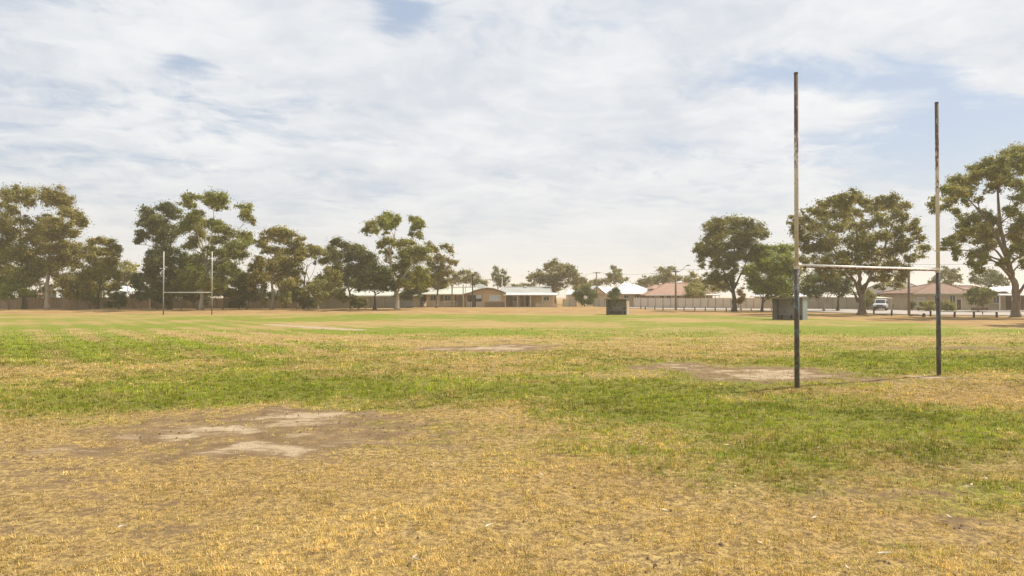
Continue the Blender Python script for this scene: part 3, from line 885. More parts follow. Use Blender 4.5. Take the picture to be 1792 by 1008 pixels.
tree('shade_tree', 'small pale-forked tree in deep shade beside the right dugout', 101, [(1441, 546), (1443, 530), (1450, 512)],
     [(1420, 492, 18, 10), (1445, 488, 20, 10), (1408, 505, 14, 10), (1434, 505, 18, 9), (1456, 500, 14, 9), (1425, 518, 12, 6)], DARKG, BP, group=GR_, r0=.2, dens=36, forks=([(1442, 535), (1437, 520), (1430, 505)], [(1445, 527), (1455, 512), (1460, 500)]))
tree('shade_tree', 'small dark-trunked tree close left of the huge gum', 103, [(1466, 546), (1466, 530), (1467, 512)],
     [(1462, 492, 14, 10), (1478, 496, 14, 10), (1470, 508, 16, 8), (1454, 508, 8, 6), (1484, 510, 8, 6)], DARKG, BD, group=GR_, r0=.26, dens=36)
tree('gum_tree', 'tallest gum tree with thick leaning trunk cut by the right edge', 72, [(1776, 557), (1777, 530), (1776, 500), (1768, 470), (1760, 440), (1752, 405), (1747, 380)],
     [(1778, 268, 20, 10), (1798, 262, 18, 12), (1756, 282, 14, 8), (1774, 292, 22, 10), (1800, 290, 20, 14), (1733, 286, 16, 9), (1712, 296, 15, 9), (1740, 302, 18, 9), (1722, 312, 18, 9), (1760, 312, 16, 9), (1674, 318, 15, 9), (1692, 318, 14, 8), (1658, 332, 12, 9), (1680, 334, 16, 8),
      (1638, 352, 9, 9), (1648, 366, 9, 8), (1664, 350, 13, 8), (1636, 370, 6, 6), (1700, 332, 14, 9), (1745, 325, 14, 8), (1786, 325, 14, 10), (1790, 348, 12, 10), (1672, 372, 9, 9), (1690, 356, 8, 7), (1715, 350, 8, 6), (1700, 384, 14, 9), (1722, 378, 16, 9), (1742, 386, 14, 9), (1690, 400, 12, 8),
      (1712, 402, 18, 10), (1738, 408, 16, 10), (1718, 420, 16, 9), (1655, 425, 8, 7), (1668, 418, 9, 7), (1684, 418, 9, 6), (1674, 436, 8, 8), (1672, 450, 5, 6), (1650, 436, 6, 5), (1735, 428, 12, 8), (1776, 372, 16, 11), (1792, 392, 16, 13), (1778, 412, 14, 11), (1795, 430, 14, 13), (1776, 440, 12, 8),
      (1706, 446, 12, 9), (1726, 452, 11, 8), (1700, 462, 9, 7), (1716, 474, 8, 8), (1750, 464, 7, 7), (1790, 458, 10, 8), (1825, 285, 26, 18), (1835, 330, 26, 20), (1840, 385, 28, 22), (1830, 435, 22, 16)],
     OLIVE, BM, group=GR_, r0=.46, col2=GREENT, dens=33, leaf=.19, fat=1.05, forks=([(1774, 490), (1760, 462), (1742, 440), (1728, 425)], [(1764, 455), (1740, 410), (1715, 370), (1695, 345)], [(1753, 410), (1748, 365), (1745, 335), (1752, 300)], [(1777, 520), (1792, 495), (1812, 450), (1825, 400)]))

tree('gum_tree', 'gum tree standing just past the right edge, shading the verge', 55, [(1965, 567), (1965, 500), (1960, 430), (1955, 360)],
     [(1950 + 75 * math.cos(a) * q, 330 + 95 * math.sin(a) * q, 30, 22) for a, q in ((0, 0), (0, .9), (.7, 1), (1.4, .8), (2.1, 1), (2.8, .9), (3.5, 1), (4.2, .8), (4.9, 1), (5.6, .9), (1, .5), (3, .5), (5, .5))],
     OLIVE, BM, group=GR_, r0=.4, dens=12, leaf=.26)
for lb, Z, tr, cl, c1 in (
    ('pale green tree rising behind the white roof at far left', 135, [(222, 536), (222, 500)], [(216, 462, 13, 8), (230, 470, 11, 8), (220, 478, 16, 9), (232, 488, 10, 9), (212, 492, 12, 10), (224, 503, 14, 9)], PALEG),
    ('low dusty tree just left of the dark mast behind clubhouse', 165, [(815, 536), (817, 505)], [(812, 478, 12, 6), (828, 484, 12, 6), (800, 486, 12, 7), (816, 492, 18, 7), (836, 494, 12, 6), (848, 495, 10, 5), (792, 494, 12, 7)], FARG),
    ('narrow two-peaked dusty tree behind the clubhouse roof', 170, [(871, 535), (871, 505)], [(868, 472, 6, 6), (866, 482, 8, 7), (880, 477, 6, 6), (883, 488, 8, 7), (868, 492, 11, 7), (878, 496, 12, 6)], OLIVE_D),
    ('wide domed dusty tree right of the clubhouse', 160, [(972, 535), (972, 500)], [(970, 461, 10, 6), (984, 466, 11, 7), (957, 469, 9, 6), (972, 473, 15, 7), (998, 472, 9, 7), (1006, 484, 9, 8), (945, 480, 12, 7), (930, 486, 10, 6), (965, 484, 18, 8), (988, 486, 16, 8), (945, 492, 16, 7), (1018, 491, 10, 7), (972, 496, 20, 6), (1000, 496, 14, 6), (970, 508, 14, 8)], FARG),
    ('spiky pale dusty tree behind the white hipped roof', 175, [(1078, 535), (1078, 500)], [(1073, 471, 5, 6), (1080, 476, 7, 6), (1068, 481, 7, 6), (1083, 484, 10, 7), (1070, 490, 12, 6), (1090, 491, 10, 5), (1055, 492, 13, 6), (1042, 494, 9, 5)], FARG),
    ('flat-topped dusty tree behind the red tiled roof', 178, [(1165, 535), (1165, 500)], [(1160, 473, 10, 4), (1174, 473, 9, 5), (1166, 480, 12, 5), (1150, 486, 13, 5), (1176, 487, 12, 5), (1132, 490, 13, 5), (1190, 487, 9, 4), (1158, 493, 18, 5), (1122, 494, 9, 4)], FARG),
    ('low hazy tree filling the gap right of the domed tree', 190, [(1028, 534), (1028, 512)], [(1020, 500, 12, 5), (1036, 499, 12, 5), (1048, 502, 10, 5), (1028, 507, 18, 6), (1008, 504, 10, 6)], FARG),
    ('low hazy tree between the white and red roofs', 192, [(1132, 534), (1132, 512)], [(1118, 499, 12, 4), (1134, 497, 14, 5), (1146, 500, 12, 5), (1130, 504, 20, 5), (1100, 499, 10, 4)], FARG),
    ('low hazy tree between street light and the broad gum', 180, [(1243, 535), (1243, 512)], [(1232, 499, 10, 5), (1246, 497, 12, 6), (1260, 499, 10, 6), (1244, 506, 20, 6), (1270, 506, 10, 6), (1225, 505, 9, 5)], FARG),
    ('low hazy tree behind the clubhouse verandah roof', 185, [(915, 534), (915, 512)], [(900, 501, 10, 4), (915, 500, 12, 4), (930, 499, 10, 4), (912, 506, 20, 5)], FARG),
    ('pale domed dusty tree behind the street light pole', 165, [(1212, 535), (1212, 500)], [(1212, 484, 9, 6), (1204, 490, 10, 6), (1220, 491, 9, 6), (1212, 497, 14, 6)], PALEG),
    ('grey-green tree behind houses just right of near right post', 150, [(1662, 536), (1662, 505)], [(1655, 474, 10, 7), (1668, 476, 10, 7), (1646, 482, 9, 6), (1662, 486, 15, 8), (1676, 488, 8, 7), (1640, 490, 9, 6), (1632, 494, 8, 5), (1660, 496, 15, 6)], OLIVE_D),
    ('dark green tree behind brown tiled roof left of the leaning gum', 140, [(1722, 538), (1722, 505)], [(1712, 478, 12, 8), (1730, 480, 14, 8), (1746, 484, 12, 8), (1704, 490, 10, 7), (1722, 492, 16, 8), (1742, 496, 13, 7), (1756, 492, 9, 9)], DARKG),
):
    tree('shade_tree', lb, Z, tr, cl, c1, BM, group=GF, r0=.25, leaf=.34, dens=12, limbs=True)

for lb, Z, px, hw, top in (
    ('dark understorey tree behind the fence between the two leftmost gums', 111, 62, 30, 462), ('dark understorey tree behind fence below the medium gum', 112, 160, 26, 478),
    ('dark understorey tree behind the far goal crossbar', 112, 340, 34, 462), ('dark understorey tree behind fence right of the tallest far gum', 113, 425, 24, 470),
    ('dark understorey tree behind the pale forked gum', 113, 500, 32, 458), ('grey understorey tree behind the rounded pale shrub', 115, 572, 22, 482),
    ('dark understorey tree behind the curved white gum', 117, 716, 26, 474), ('dusty understorey tree at the clubhouse left corner', 130, 758, 26, 480)):
    cl = [(px + random.uniform(-hw, hw) * (1 - .4 * k / 12), top + 8 + (520 - top) * (1 - k / 12) ** 1.1 * .9, hw * .42, 8) for k in range(13)]
    tree('shade_tree', lb, Z, [(px, 541), (px, 525), (px, 505)], cl, DARKG if 'dark' in lb else OLIVE_D, BD, group=GL, r0=.18, dens=26, col2=OLIVE_D)

SH = 'shrubs by fences and houses'
for lb, px, hw, top in (('low dark shrub against fence under the white gabled roof', 208, 18, 514), ('low dark shrub against fence left of the far goal', 275, 16, 512), ('low shrub behind the far goal, near its middle', 345, 14, 510),
                        ('low dark shrub at the fence right of far goal bush', 418, 14, 516), ('low shrub at fence beneath the airy gum', 540, 12, 518), ('low dusty shrub at the foot of the olive tree in dust', 628, 14, 520),
                        ('low shrub against fence right of the olive bush', 158, 14, 512)):
    cl = [(px + random.uniform(-hw, hw), top + random.uniform(2, 18), hw * .5, 6) for k in range(7)]
    tree('shrub', lb, 103.5, [(px, 541), (px, 528)], cl, DARKG if 'dark' in lb else OLIVE_D, BD, cat='shrub', group=SH, r0=.08, leaf=.18, dens=36)
for lb, Z, tr, cl, c1, kw in (
    ('bright green shrub spilling over the paling fence at far left', 101, [(16, 541), (16, 525)], [(10, 492, 14, 8), (28, 495, 14, 9), (16, 505, 20, 9), (40, 506, 10, 8), (12, 517, 14, 7), (-4, 505, 12, 14)], GREENT, {}),
    ('olive bush hiding the paling fence right of white-trunked gum', 99, [(124, 541), (124, 525)], [(118, 487, 14, 8), (136, 490, 12, 8), (110, 498, 12, 9), (126, 502, 16, 10), (142, 505, 10, 9), (112, 514, 12, 8), (132, 517, 14, 8)], BROWNISH, {}),
    ('dark rounded bush left of the far goal', 104, [(248, 540), (248, 525)], [(245, 485, 12, 8), (258, 492, 12, 9), (240, 500, 13, 10), (256, 510, 14, 10), (244, 518, 12, 8)], DARKG, {}),
    ('yellowish drooping shrub between the far goal posts', 101, [(317, 540), (317, 522)], [(316, 480, 9, 10), (326, 492, 9, 12), (310, 500, 9, 12), (330, 508, 9, 10), (320, 515, 11, 9), (338, 515, 6, 7)], OLIVE, {}),
    ('tall dense bush right beside far goal right post', 101, [(390, 540), (390, 522)], [(386, 488, 10, 12), (396, 498, 10, 12), (384, 508, 12, 12), (398, 515, 9, 9), (408, 512, 6, 7)], OLIVE_D, {}),
    ('dark bush left of the pale forked gum', 102, [(432, 540), (432, 522)], [(428, 488, 12, 10), (440, 498, 12, 12), (420, 502, 11, 11), (434, 513, 15, 11), (446, 517, 8, 10), (416, 516, 8, 9)], OLIVE_D, {}),
    ('slim yellow-green shrub against the pale forked gum trunk', 100, [(459, 540), (459, 525)], [(458, 493, 6, 8), (462, 505, 7, 9), (457, 518, 7, 9), (464, 527, 6, 7)], PALEG, {}),
    ('yellowish bushy shrub just right of pale forked trunk', 99, [(497, 540), (497, 526)], [(494, 508, 7, 6), (501, 514, 8, 7), (494, 521, 9, 7), (504, 526, 8, 6), (496, 531, 9, 5)], PALEG, {}),
    ('dark bush filling the gap right of yellowish shrub', 103, [(520, 540), (520, 520)], [(516, 505, 9, 9), (524, 512, 9, 9), (514, 520, 9, 9), (526, 525, 7, 7)], OLIVE_D, {}),
    ('rounded pale grey-green shrub with white stem by the fence', 98, [(557, 540), (556, 518)], [(556, 496, 14, 7), (572, 502, 13, 7), (542, 503, 12, 7), (558, 510, 22, 8), (582, 512, 10, 6), (534, 513, 8, 6), (560, 518, 18, 5)], PALEG, {'dens': 42}),
    ('pale shrub on the bank beside the curved white gum', 106, [(640, 540), (640, 528)], [(600, 512, 9, 7), (592, 520, 8, 6), (604, 522, 9, 6)], PALEG, {}),
    ('wide arched shrub in front of low white-roofed shed', 130, [(1023, 537), (1023, 525)], [(1022, 507, 11, 6), (1034, 512, 10, 6), (1012, 514, 9, 7), (1024, 517, 14, 7), (1016, 525, 9, 7), (1030, 526, 10, 7), (1040, 518, 6, 5)], DARKG, {}),
    ('round clipped dark bush seen above the left dugout', 128, [(1075, 537), (1075, 522)], [(1075, 508, 8, 5), (1069, 514, 6, 5), (1081, 514, 6, 5), (1075, 518, 9, 5)], DARKG, {'dens': 50}),
    ('domed olive bush beside the street light pole', 131, [(1215, 537), (1215, 525)], [(1213, 501, 11, 6), (1224, 507, 9, 7), (1205, 508, 9, 7), (1215, 514, 14, 7), (1228, 516, 6, 5), (1206, 519, 8, 5)], OLIVE, {}),
    ('small orange-green shrub behind broad gum trunk', 108, [(1296, 543), (1296, 530)], [(1296, 510, 6, 7), (1302, 520, 6, 7), (1294, 528, 7, 6)], (0.20, 0.13, 0.04), {}),
    ('round clipped yellow-green bush left of near right post', 99, [(1622, 545), (1622, 537)], [(1616, 531, 7, 4), (1627, 531, 7, 4), (1621, 536, 11, 5), (1613, 540, 6, 4), (1630, 540, 6, 4)], PALEG, {'dens': 60, 'leaf': .14}),
    ('round clipped yellow-green bush right of near right post', 99, [(1662, 545), (1662, 537)], [(1658, 531, 6, 4), (1666, 532, 6, 4), (1661, 537, 9, 5), (1656, 541, 5, 4), (1668, 541, 5, 4)], PALEG, {'dens': 60, 'leaf': .14}),
    ('dark clipped shrub against the brown-roofed house wall', 103, [(1646, 545), (1646, 537)], [(1646, 530, 5, 4), (1648, 536, 6, 5), (1644, 540, 5, 4)], DARKG, {'dens': 60, 'leaf': .14}),
    ('small dark shrub beside the timber power pole', 103, [(1596, 544), (1596, 538)], [(1597, 534, 5, 5), (1593, 540, 4, 4)], DARKG, {'dens': 60, 'leaf': .14}),
    ('glossy green front-garden tree before the brown-roofed house', 97, [(1712, 546), (1712, 525)], [(1708, 507, 12, 6), (1724, 510, 10, 6), (1698, 514, 10, 7), (1714, 518, 14, 7), (1730, 518, 8, 7), (1700, 526, 9, 6), (1718, 528, 12, 6), (1738, 514, 6, 4)], DARKG, {'col2': PALEG}),
    ('olive shrub beside the parked car carport', 108, [(1520, 543), (1520, 530)], [(1518, 514, 7, 7), (1524, 522, 7, 8), (1516, 530, 7, 7)], OLIVE, {}),
):
    k = dict(cat='shrub', group=SH, r0=.09, leaf=.18, dens=40, limbs=True)
    k.update(kw)
    tree('shrub', lb, Z, tr, cl, c1, BP if 'white stem' in lb else BM, **k)


# ------------------------------------------------------------------ fences
def fence(name, label, A, B, z0, h, m, panel_w, post=True, paling=None, group=None, wob=.03, cat='fence'):
    A, B = Vector((*A, 0)), Vector((*B, 0))
    L = (B - A).length
    ang = math.atan2(B.y - A.y, B.x - A.x)
    root = empty(name, (A.x, A.y, 0), ang)
    tag(root, label, cat, group)
    n = max(1, round(L / panel_w))
    w = L / n
    for i in range(n):
        c = A.lerp(B, (i + .5) / n)
        zg = gz(c.x, c.y) if z0 is None else z0
        dh = random.uniform(-wob, wob)
        mb = MB()
        if paling:
            k = max(2, round(w / paling))
            pw = w / k
            for j in range(k):
                t = random.uniform(-.03, .03)
                mb.box(i * w + j * pw + .008, i * w + (j + 1) * pw - .008, -.012 + t * .3, .012 + t * .3, zg - .1, zg + h + dh + t)
        else:
            k = max(4, round(w / .17))
            xs_ = [i * w + .02 + (w - .04) * q / (k * 2) for q in range(k * 2 + 1)]
            ys_ = [(.02 if (q // 1) % 2 else -.02) for q in range(k * 2 + 1)]
            vs_ = [(x, y, zg - .05) for x, y in zip(xs_, ys_)] + [(x, y, zg + h + dh) for x, y in zip(xs_, ys_)]
            nn = len(xs_)
            mb.add(vs_, [(q, q + 1, q + 1 + nn, q + nn) for q in range(nn - 1)])
            mb.box(i * w + .01, (i + 1) * w - .01, -.03, .03, zg + h + dh, zg + h + dh + .05)
        mb.build('panel', m, root)
    if post:
        for i in range(n + 1):
            c = A.lerp(B, i / n)
            zg = gz(c.x, c.y) if z0 is None else z0
            box('post', m if paling else M['steel_post'], root, i * w - .035, i * w + .035, -.10, -.032, zg - .2, zg + h + .04)
    return root


def xz(px, Z):
    return (X_(px, Z), Z)


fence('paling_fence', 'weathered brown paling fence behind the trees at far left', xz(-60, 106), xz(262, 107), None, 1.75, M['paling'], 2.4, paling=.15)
fence('paling_fence', 'dark shaded paling fence running behind the far goal', xz(264, 107.4), xz(520, 110), None, 1.65, M['paling_shade'], 2.4, paling=.15)
fence('steel_fence', 'dusty grey-green sheet fence left of the clubhouse', xz(522, 111), xz(722, 116), None, 1.75, M['steel_green'], 2.4)
fence('steel_fence', 'long beige sheet steel fence under the red tiled roof', xz(1108, 126), xz(1332, 124), None, 1.80, M['steel_beige'], 1.32)
fence('steel_fence', 'pale sheet gate panels between clubhouse and arched shrub', xz(985, 131), xz(1008, 131), None, 1.35, M['steel_cream'], 1.3)
fence('steel_fence', 'pale sheet panels just right of arched shrub', xz(1038, 130), xz(1068, 130), None, 1.45, M['steel_cream'], 1.3)
fence('steel_fence', 'dark fence panels in deep shade behind the small trees', xz(1408, 118), xz(1530, 116), None, 2.0, M['steel_green'], 2.4)
fence('garden_wall', 'low cream front wall beside the parked car', xz(1560, 112), xz(1590, 111), None, .85, M['cream_wall'], 1.4, post=False, cat='wall')

# galvanised pipe rail fence beside the clubhouse
rf = empty('rail_fence', (X_(700, 112), 112, gz(X_(700, 112), 112)))
tag(rf, 'low galvanised pipe rail fence in front of the clubhouse left end', 'fence')
Lr = X_(800, 112) - X_(700, 112)
for i in range(6):
    MB().tube([(Lr * i / 5, 0, -.2), (Lr * i / 5, 0, 1.05)], .035, 7).build('post', M['galv'], rf)
for z in (1.02, .55):
    MB().tube([(0, -.05, z), (Lr, -.05, z)], .025, 7).build('rail', M['galv'], rf)


# ------------------------------------------------------------------ buildings
class Bld:
    """local frame: x = right along the photo, y = away from the camera, z up; px/py helpers at the facade"""
    def __init__(s, name, label, px, Z, cat='house', group=None):
        s.Z, s.x0 = Z, X_(px, Z)
        s.g = gz(s.x0, Z)
        s.root = empty(name, (s.x0, Z, s.g))
        tag(s.root, label, cat, group)

    def x(s, px):
        return X_(px, s.Z) - s.x0

    def z(s, py):
        return H_(py, s.Z) - s.g

    def wall(s, m, x0, x1, y0, y1, z1, parent=None, name='wall'):
        return box(name, m, parent or s.root, x0, x1, y0, y1, -.3, z1)

    def window(s, x0, x1, z0, z1, y=0.0, frame=None, n=2, m=None):
        f = frame or M['white']
        mb = MB()
        t = .06
        mb.box(x0 - t, x1 + t, y - .07, y - .005, z0 - t, z0).box(x0 - t, x1 + t, y - .07, y - .005, z1, z1 + t)
        mb.box(x0 - t, x0, y - .07, y - .005, z0, z1).box(x1, x1 + t, y - .07, y - .005, z0, z1)
        for i in range(1, n):
            xm = x0 + (x1 - x0) * i / n
            mb.box(xm - .025, xm + .025, y - .06, y - .005, z0, z1)
        w = mb.build('window', f, s.root)
        for i in range(n):
            a, b = x0 + (x1 - x0) * i / n, x0 + (x1 - x0) * (i + 1) / n
            box('pane', m or M['glass'], w, a + .03, b - .03, y - .03, y - .006, z0 + .004, z1 - .004)
        box('sill', f, w, x0 - .1, x1 + .1, y - .12, y - .004, z0 - .13, z0 - .065)
        return w

    def hip(s, m, x0, x1, y0, y1, ze, zr, r0, r1, ym=None, name='roof', th=.16, gutter=None):
        ym = (y0 + y1) / 2 if ym is None else ym
        e = [(x0, y0, ze), (x1, y0, ze), (x1, y1, ze), (x0, y1, ze)]
        rdg = [(r0, ym, zr), (r1, ym, zr)]
        vs_ = e + rdg + [(x, y, z - th) for x, y, z in e]
        fs_ = [(0, 1, 5, 4), (1, 2, 5), (2, 3, 4, 5), (3, 0, 4), (0, 6, 7, 1), (1, 7, 8, 2), (2, 8, 9, 3), (3, 9, 6, 0), (6, 9, 8, 7)]
        r = MB().add(vs_, fs_).build(name, m, s.root)
        if gutter:
            box('gutter', gutter, r, x0 - .06, x1 + .06, y0 - .14, y0 - .003, ze - th - .02, ze - .01)
        cap = MB().tube([(r0, ym, zr + .03), (r1, ym, zr + .03)], .09, 6)
        for a, b in ((e[0], rdg[0]), (e[3], rdg[0]), (e[1], rdg[1]), (e[2], rdg[1])):
            cap.tube([(a[0], a[1], a[2] + .02), (b[0], b[1], b[2] + .02)], .08, 6)
        cap.build('ridge_cap', m, r)
        return r


# clubhouse
B = Bld('clubhouse', 'long low cream brick clubhouse with pale metal roof and verandah', 853, 123, 'building')
x, z = B.x, B.z
ze = z(514.5)
B.wall(M['cream_brick'], x(745), x(816), .9, 9, ze - .02)
B.wall(M['cream_brick'], x(882) + .01, x(972), 2.4, 9, ze - .02)
# curved gable
gp = [(x(816), -.3), (x(883.5), -.3), (x(883.5), z(512.5)), (x(874), z(508.2)), (x(864), z(505.2)), (x(853), z(504)), (x(842), z(505.4)), (x(830), z(509)), (x(816), z(513.4))]
MB().prism(gp, 0, 8.5).build('gable_wall', M['cream_brick'], B.root)
gr = [(x(812), z(513.6)), (x(822), z(511.4)), (x(832), z(507.6)), (x(842), z(504.2)), (x(853), z(502.8)), (x(864), z(504)), (x(874), z(507)), (x(886), z(511.8))]
mb = MB()
mb.prism(gr + [(a, b - .14) for a, b in gr[::-1]], -.6, 8.9)
gro = mb.build('gable_roof', M['roof_pale'], B.root)
fb = [(a, b - .145) for a, b in gr]
MB().prism(fb + [(a, b - .16) for a, b in fb[::-1]], -.64, -.52).build('fascia', M['timber'], gro)
B.hip(M['roof_pale'], x(735), x(818), .3, 9.6, ze, z(502.6), x(788), x(832), gutter=M['cream_paint'])
B.hip(M['roof_grey'], x(880), x(967), 1.6, 9.8, z(512.6), z(501.8), x(880) + .02, x(966), gutter=M['white'], name='roof')
vr = MB().slab([(x(882), -1.1, z(515.6)), (x(976), -1.1, z(515.6)), (x(976), 1.75, z(512.4)), (x(882), 1.75, z(512.4))], .09).build('verandah_roof', M['roof_white'], B.root)
box('gutter', M['white'], vr, x(881), x(977), -1.24, -1.103, z(515.6) - .14, z(515.6) + .03)
for px in (884.5, 906, 928, 949, 968):
    box('verandah_post', M['cream_paint'], B.root, x(px) - .07, x(px) + .07, -.98, -.84, -.2, z(515.6) - .08)
box('verandah_floor', M['concrete'], B.root, x(884), x(976), -1.2, 2.39, -.3, .06)
box('balustrade_wall', M['cream_brick'], B.root, x(937), x(975), -.8, -.6, -.2, z(531))
box('handrail', M['cream_paint'], B.root, x(936), x(962), -.76, -.68, z(528.6), z(528))
for a, b in ((891, 897), (911, 917)):
    box('door', M['door_tan'], B.root, x(a), x(b), 2.32, 2.39, .07, 2.05)
box('door', M['dark_void'], B.root, x(921), x(926), 2.32, 2.39, .07, 2.05)
B.window(x(953), x(962), z(526), z(519), 2.4, n=2)
B.window(x(899), x(904), z(527), z(519), 2.4, n=1)
# gable front
B.window(x(857), x(875.5), z(525), z(517), 0, n=3, m=M['bluebox'])
box('lintel', M['cream_paint'], B.root, x(855), x(877.5), -.09, -.004, z(516.2), z(515.2))
box('brick_pier', M['cream_brick'], B.root, x(845.5), x(848), -.14, -.003, -.3, z(505.6))
box('dado_band', M['door_tan'], B.root, x(848.5), x(883), -.03, -.002, -.2, z(528.6))
box('doorway_shade_panel', M['dark_void'], B.root, x(818), x(843), -.05, -.003, -.2, z(516.6))  # dark panel on the wall, painted shade of the open entrance
box('notice_board', M['bluebox'], B.root, x(833), x(842.5), -.12, -.055, z(522.4), z(516))
for i, px in enumerate((819.2, 822, 825.4, 834, 836.8, 839.6, 842.2)):
    box('door_panel', M['cream_paint'], B.root, x(px) - .11, x(px) + .11, -.14, -.056, -.15, z(527.5 + (i % 2) * .8))
# left wing
B.window(x(752), x(762), z(526), z(516.5), .9, n=2, frame=M['cream_paint'])
B.window(x(770), x(775), z(526), z(516), .9, n=1, frame=M['door_tan'])
B.window(x(777.5), x(788), z(526), z(516.5), .9, n=2, frame=M['cream_paint'])
box('door', M['door_tan'], B.root, x(798), x(809), .82, .895, -.1, z(518))
box('doorway_shade_strip', M['dark_void'], B.root, x(795.5), x(797.6), .84, .896, -.1, z(517))  # dark strip on the wall, painted shade of the opening beside the door
ram = box('ramp_rail', M['cream_paint'], B.root, x(775), x(797), .2, .28, z(528), z(527.2))
for px in (775.5, 786, 796):
    box('baluster', M['cream_paint'], ram, x(px) - .04, x(px) + .04, .21, .27, -.2, z(528) - .002)
for px, t in ((791.5, 501.5), (811, 497.5)):
    MB().tube([(x(px), -.4, -.2), (x(px), -.4, z(t))], .11, 8).build('roof_pole', M['cream_paint'] if px > 800 else M['timber'], B.root)
MB().tube([(x(813.8), 1.2, 2.2), (x(813.8), 1.2, z(500.5))], .06, 7).build('vent_pipe', M['galv'], B.root)
MB().tube([(x(878.6), 1.0, 2.2), (x(878.6), 1.0, z(484))], .07, 7).build('vent_pipe', M['white'], B.root)
# flue and coolers on the roof
fl = box('chimney', M['timber'], B.root, x(956), x(966), 5.2, 6.0, 2.6, z(502.2))
box('cap', M['white'], fl, x(955), x(967.5), 5.0, 6.2, z(502.1), z(500))
MB().tube([(x(957.5), 5.6, z(500)), (x(957.5), 5.6, z(494.5))], [.16, .2], 9).build('cowl', M['galv'], fl)
ac = MB()
ac.box(x(828), x(846), 8.0, 9.0, z(503), z(499))
ac.prism([(x(830), z(499)), (x(844), z(499)), (x(842), z(496.6)), (x(838), z(495.4)), (x(834), z(495.6)), (x(831), z(497))], 8.0, 9.0)
ac.build('roof_cooler', M['roof_white'], B.root)
ac = MB().box(x(918), x(923), 5.2, 6.2, z(502.2), z(500.6)).box(x(919), x(922), 5.4, 6.0, z(500.6), z(499.4))
ac.build('roof_vent', M['roof_white'], B.root)
box('barge_board', M['white'], B.root, x(960), x(968), 1.5, 1.58, z(513), z(512))

dm = empty('flood_pole', (X_(827, 119), 119, gz(X_(827, 119), 119)))
tag(dm, 'slim dark pole standing before the clubhouse gable', 'pole')
MB().tube([(0, 0, -.3), (0, 0, H_(487, 119) - .25)], [.12, .10], 9).build('shaft', M['timber_dark'], dm)
box('cap', M['timber_dark'], dm, -.13, .13, -.13, .13, H_(487, 119) - .25, H_(487, 119) - .15)

# white-roofed houses
B = Bld('white_roofed_house', 'cream house with bright white hipped metal roof', 1105, 142)
x, z = B.x, B.z
B.wall(M['cream_wall'], x(1084), x(1128), 0, 10, z(514.6))
r = B.hip(M['roof_white'], x(1074), x(1153), -.8, 11, z(513.6), z(494.2), x(1099), x(1112), gutter=M['white'])
B.wall(M['cream_wall'], x(1036), x(1083), 1.5, 9, z(514.2), name='wing_wall')
mb = MB()
zr, zg = z(499.6), z(513.2)
mb.slab([(x(1030), .8, zg), (x(1045), .8, zr), (x(1045), 9, zr), (x(1030), 9, zg)], .12)
mb.slab([(x(1045), .8, zr), (x(1061), .8, zg), (x(1061), 9, zg), (x(1045), 9, zr)], .12)
mb.slab([(x(1050), 5.2, zr - .1), (x(1078), 5.2, zr - .3), (x(1090), 2.2, z(512)), (x(1056), 2.2, z(512))], .1)
mb.build('gable_roof', M['roof_white'], B.root)
MB().prism([(x(1031.5), zg - .15), (x(1045), zr - .2), (x(1059.5), zg - .15)], 1.1, 1.45).build('gable_end', M['cream_brick'], B.root)
B.window(x(1092), x(1100), z(522), z(516.4), 0)
B.window(x(1110), x(1118), z(522), z(516.4), 0)
dk = empty('roof_antenna', (0, 0, 0))
dk.parent = B.root
MB().box(x(1105), x(1117), 2.6, 3.6, z(507), z(503.6)).build('solar_collector', M['timber_dark'], B.root)
MB().tube([(x(1111.5), 3.2, z(505)), (x(1111.5), 3.2, z(495.4))], .05, 6).tube([(x(1108), 3.2, z(496)), (x(1115), 3.2, z(496))], .05, 6).build('antenna', M['galv'], B.root)
bpy.data.objects.remove(dk)

B = Bld('garden_shed', 'low shed with white skillion roof right of the clubhouse', 1000, 138, 'shed')
x, z = B.x, B.z
B.wall(M['steel_beige'], x(993), x(1010), 0, 4, z(514.5))
MB().slab([(x(990), -.5, z(515)), (x(1012), -.5, z(515)), (x(1012), 4.4, z(507.6)), (x(998), 4.4, z(507.6))], .12).build('roof', M['roof_white'], B.root)
box('door', M['cream_paint'], B.root, x(998), x(1004), -.05, -.003, -.1, 2.0)

B = Bld('red_roofed_house', 'long house with faded red tiled hip roof behind beige fence', 1175, 136)
x, z = B.x, B.z
B.wall(M['cream_wall'], x(1140), x(1246), 0, 10, z(517))
B.hip(M['roof_red'], x(1128), x(1256), -.8, 11, z(516), z(494.6), x(1176), x(1222), gutter=M['white'])
B.hip(M['roof_red'], x(1146), x(1190), 3, 13, z(505), z(497.5), x(1160), x(1180), name='rear_roof')
for a, b in ((1137, 1145), (1152, 1162), (1164, 1174), (1178, 1188), (1226, 1240)):
    B.window(x(a) + .3, x(b), z(521.4), z(517.6), 0, n=2)

B = Bld('garden_patio', 'small white flat-roofed patio beyond the beige fence', 1243, 132, 'patio')
x, z = B.x, B.z
MB().slab([(x(1231), 0, z(515.6)), (x(1262), 0, z(515.6)), (x(1262), 3, z(514.4)), (x(1231), 3, z(514.4))], .12).build('roof', M['roof_white'], B.root)
MB().box(x(1238), x(1252), 3.2, 5, z(514), z(508)).prism([(x(1236), z(508)), (x(1254), z(508)), (x(1245), z(504.6))], 3.0, 5.2).build('roof_lantern', M['cream_wall'], B.root)
for px in (1235, 1247, 1259):
    for y in (.1, 2.8):
        MB().box(x(px) - .06, x(px) + .06, y - .06, y + .06, -.2, z(515)).build('post', M['white'], B.root)

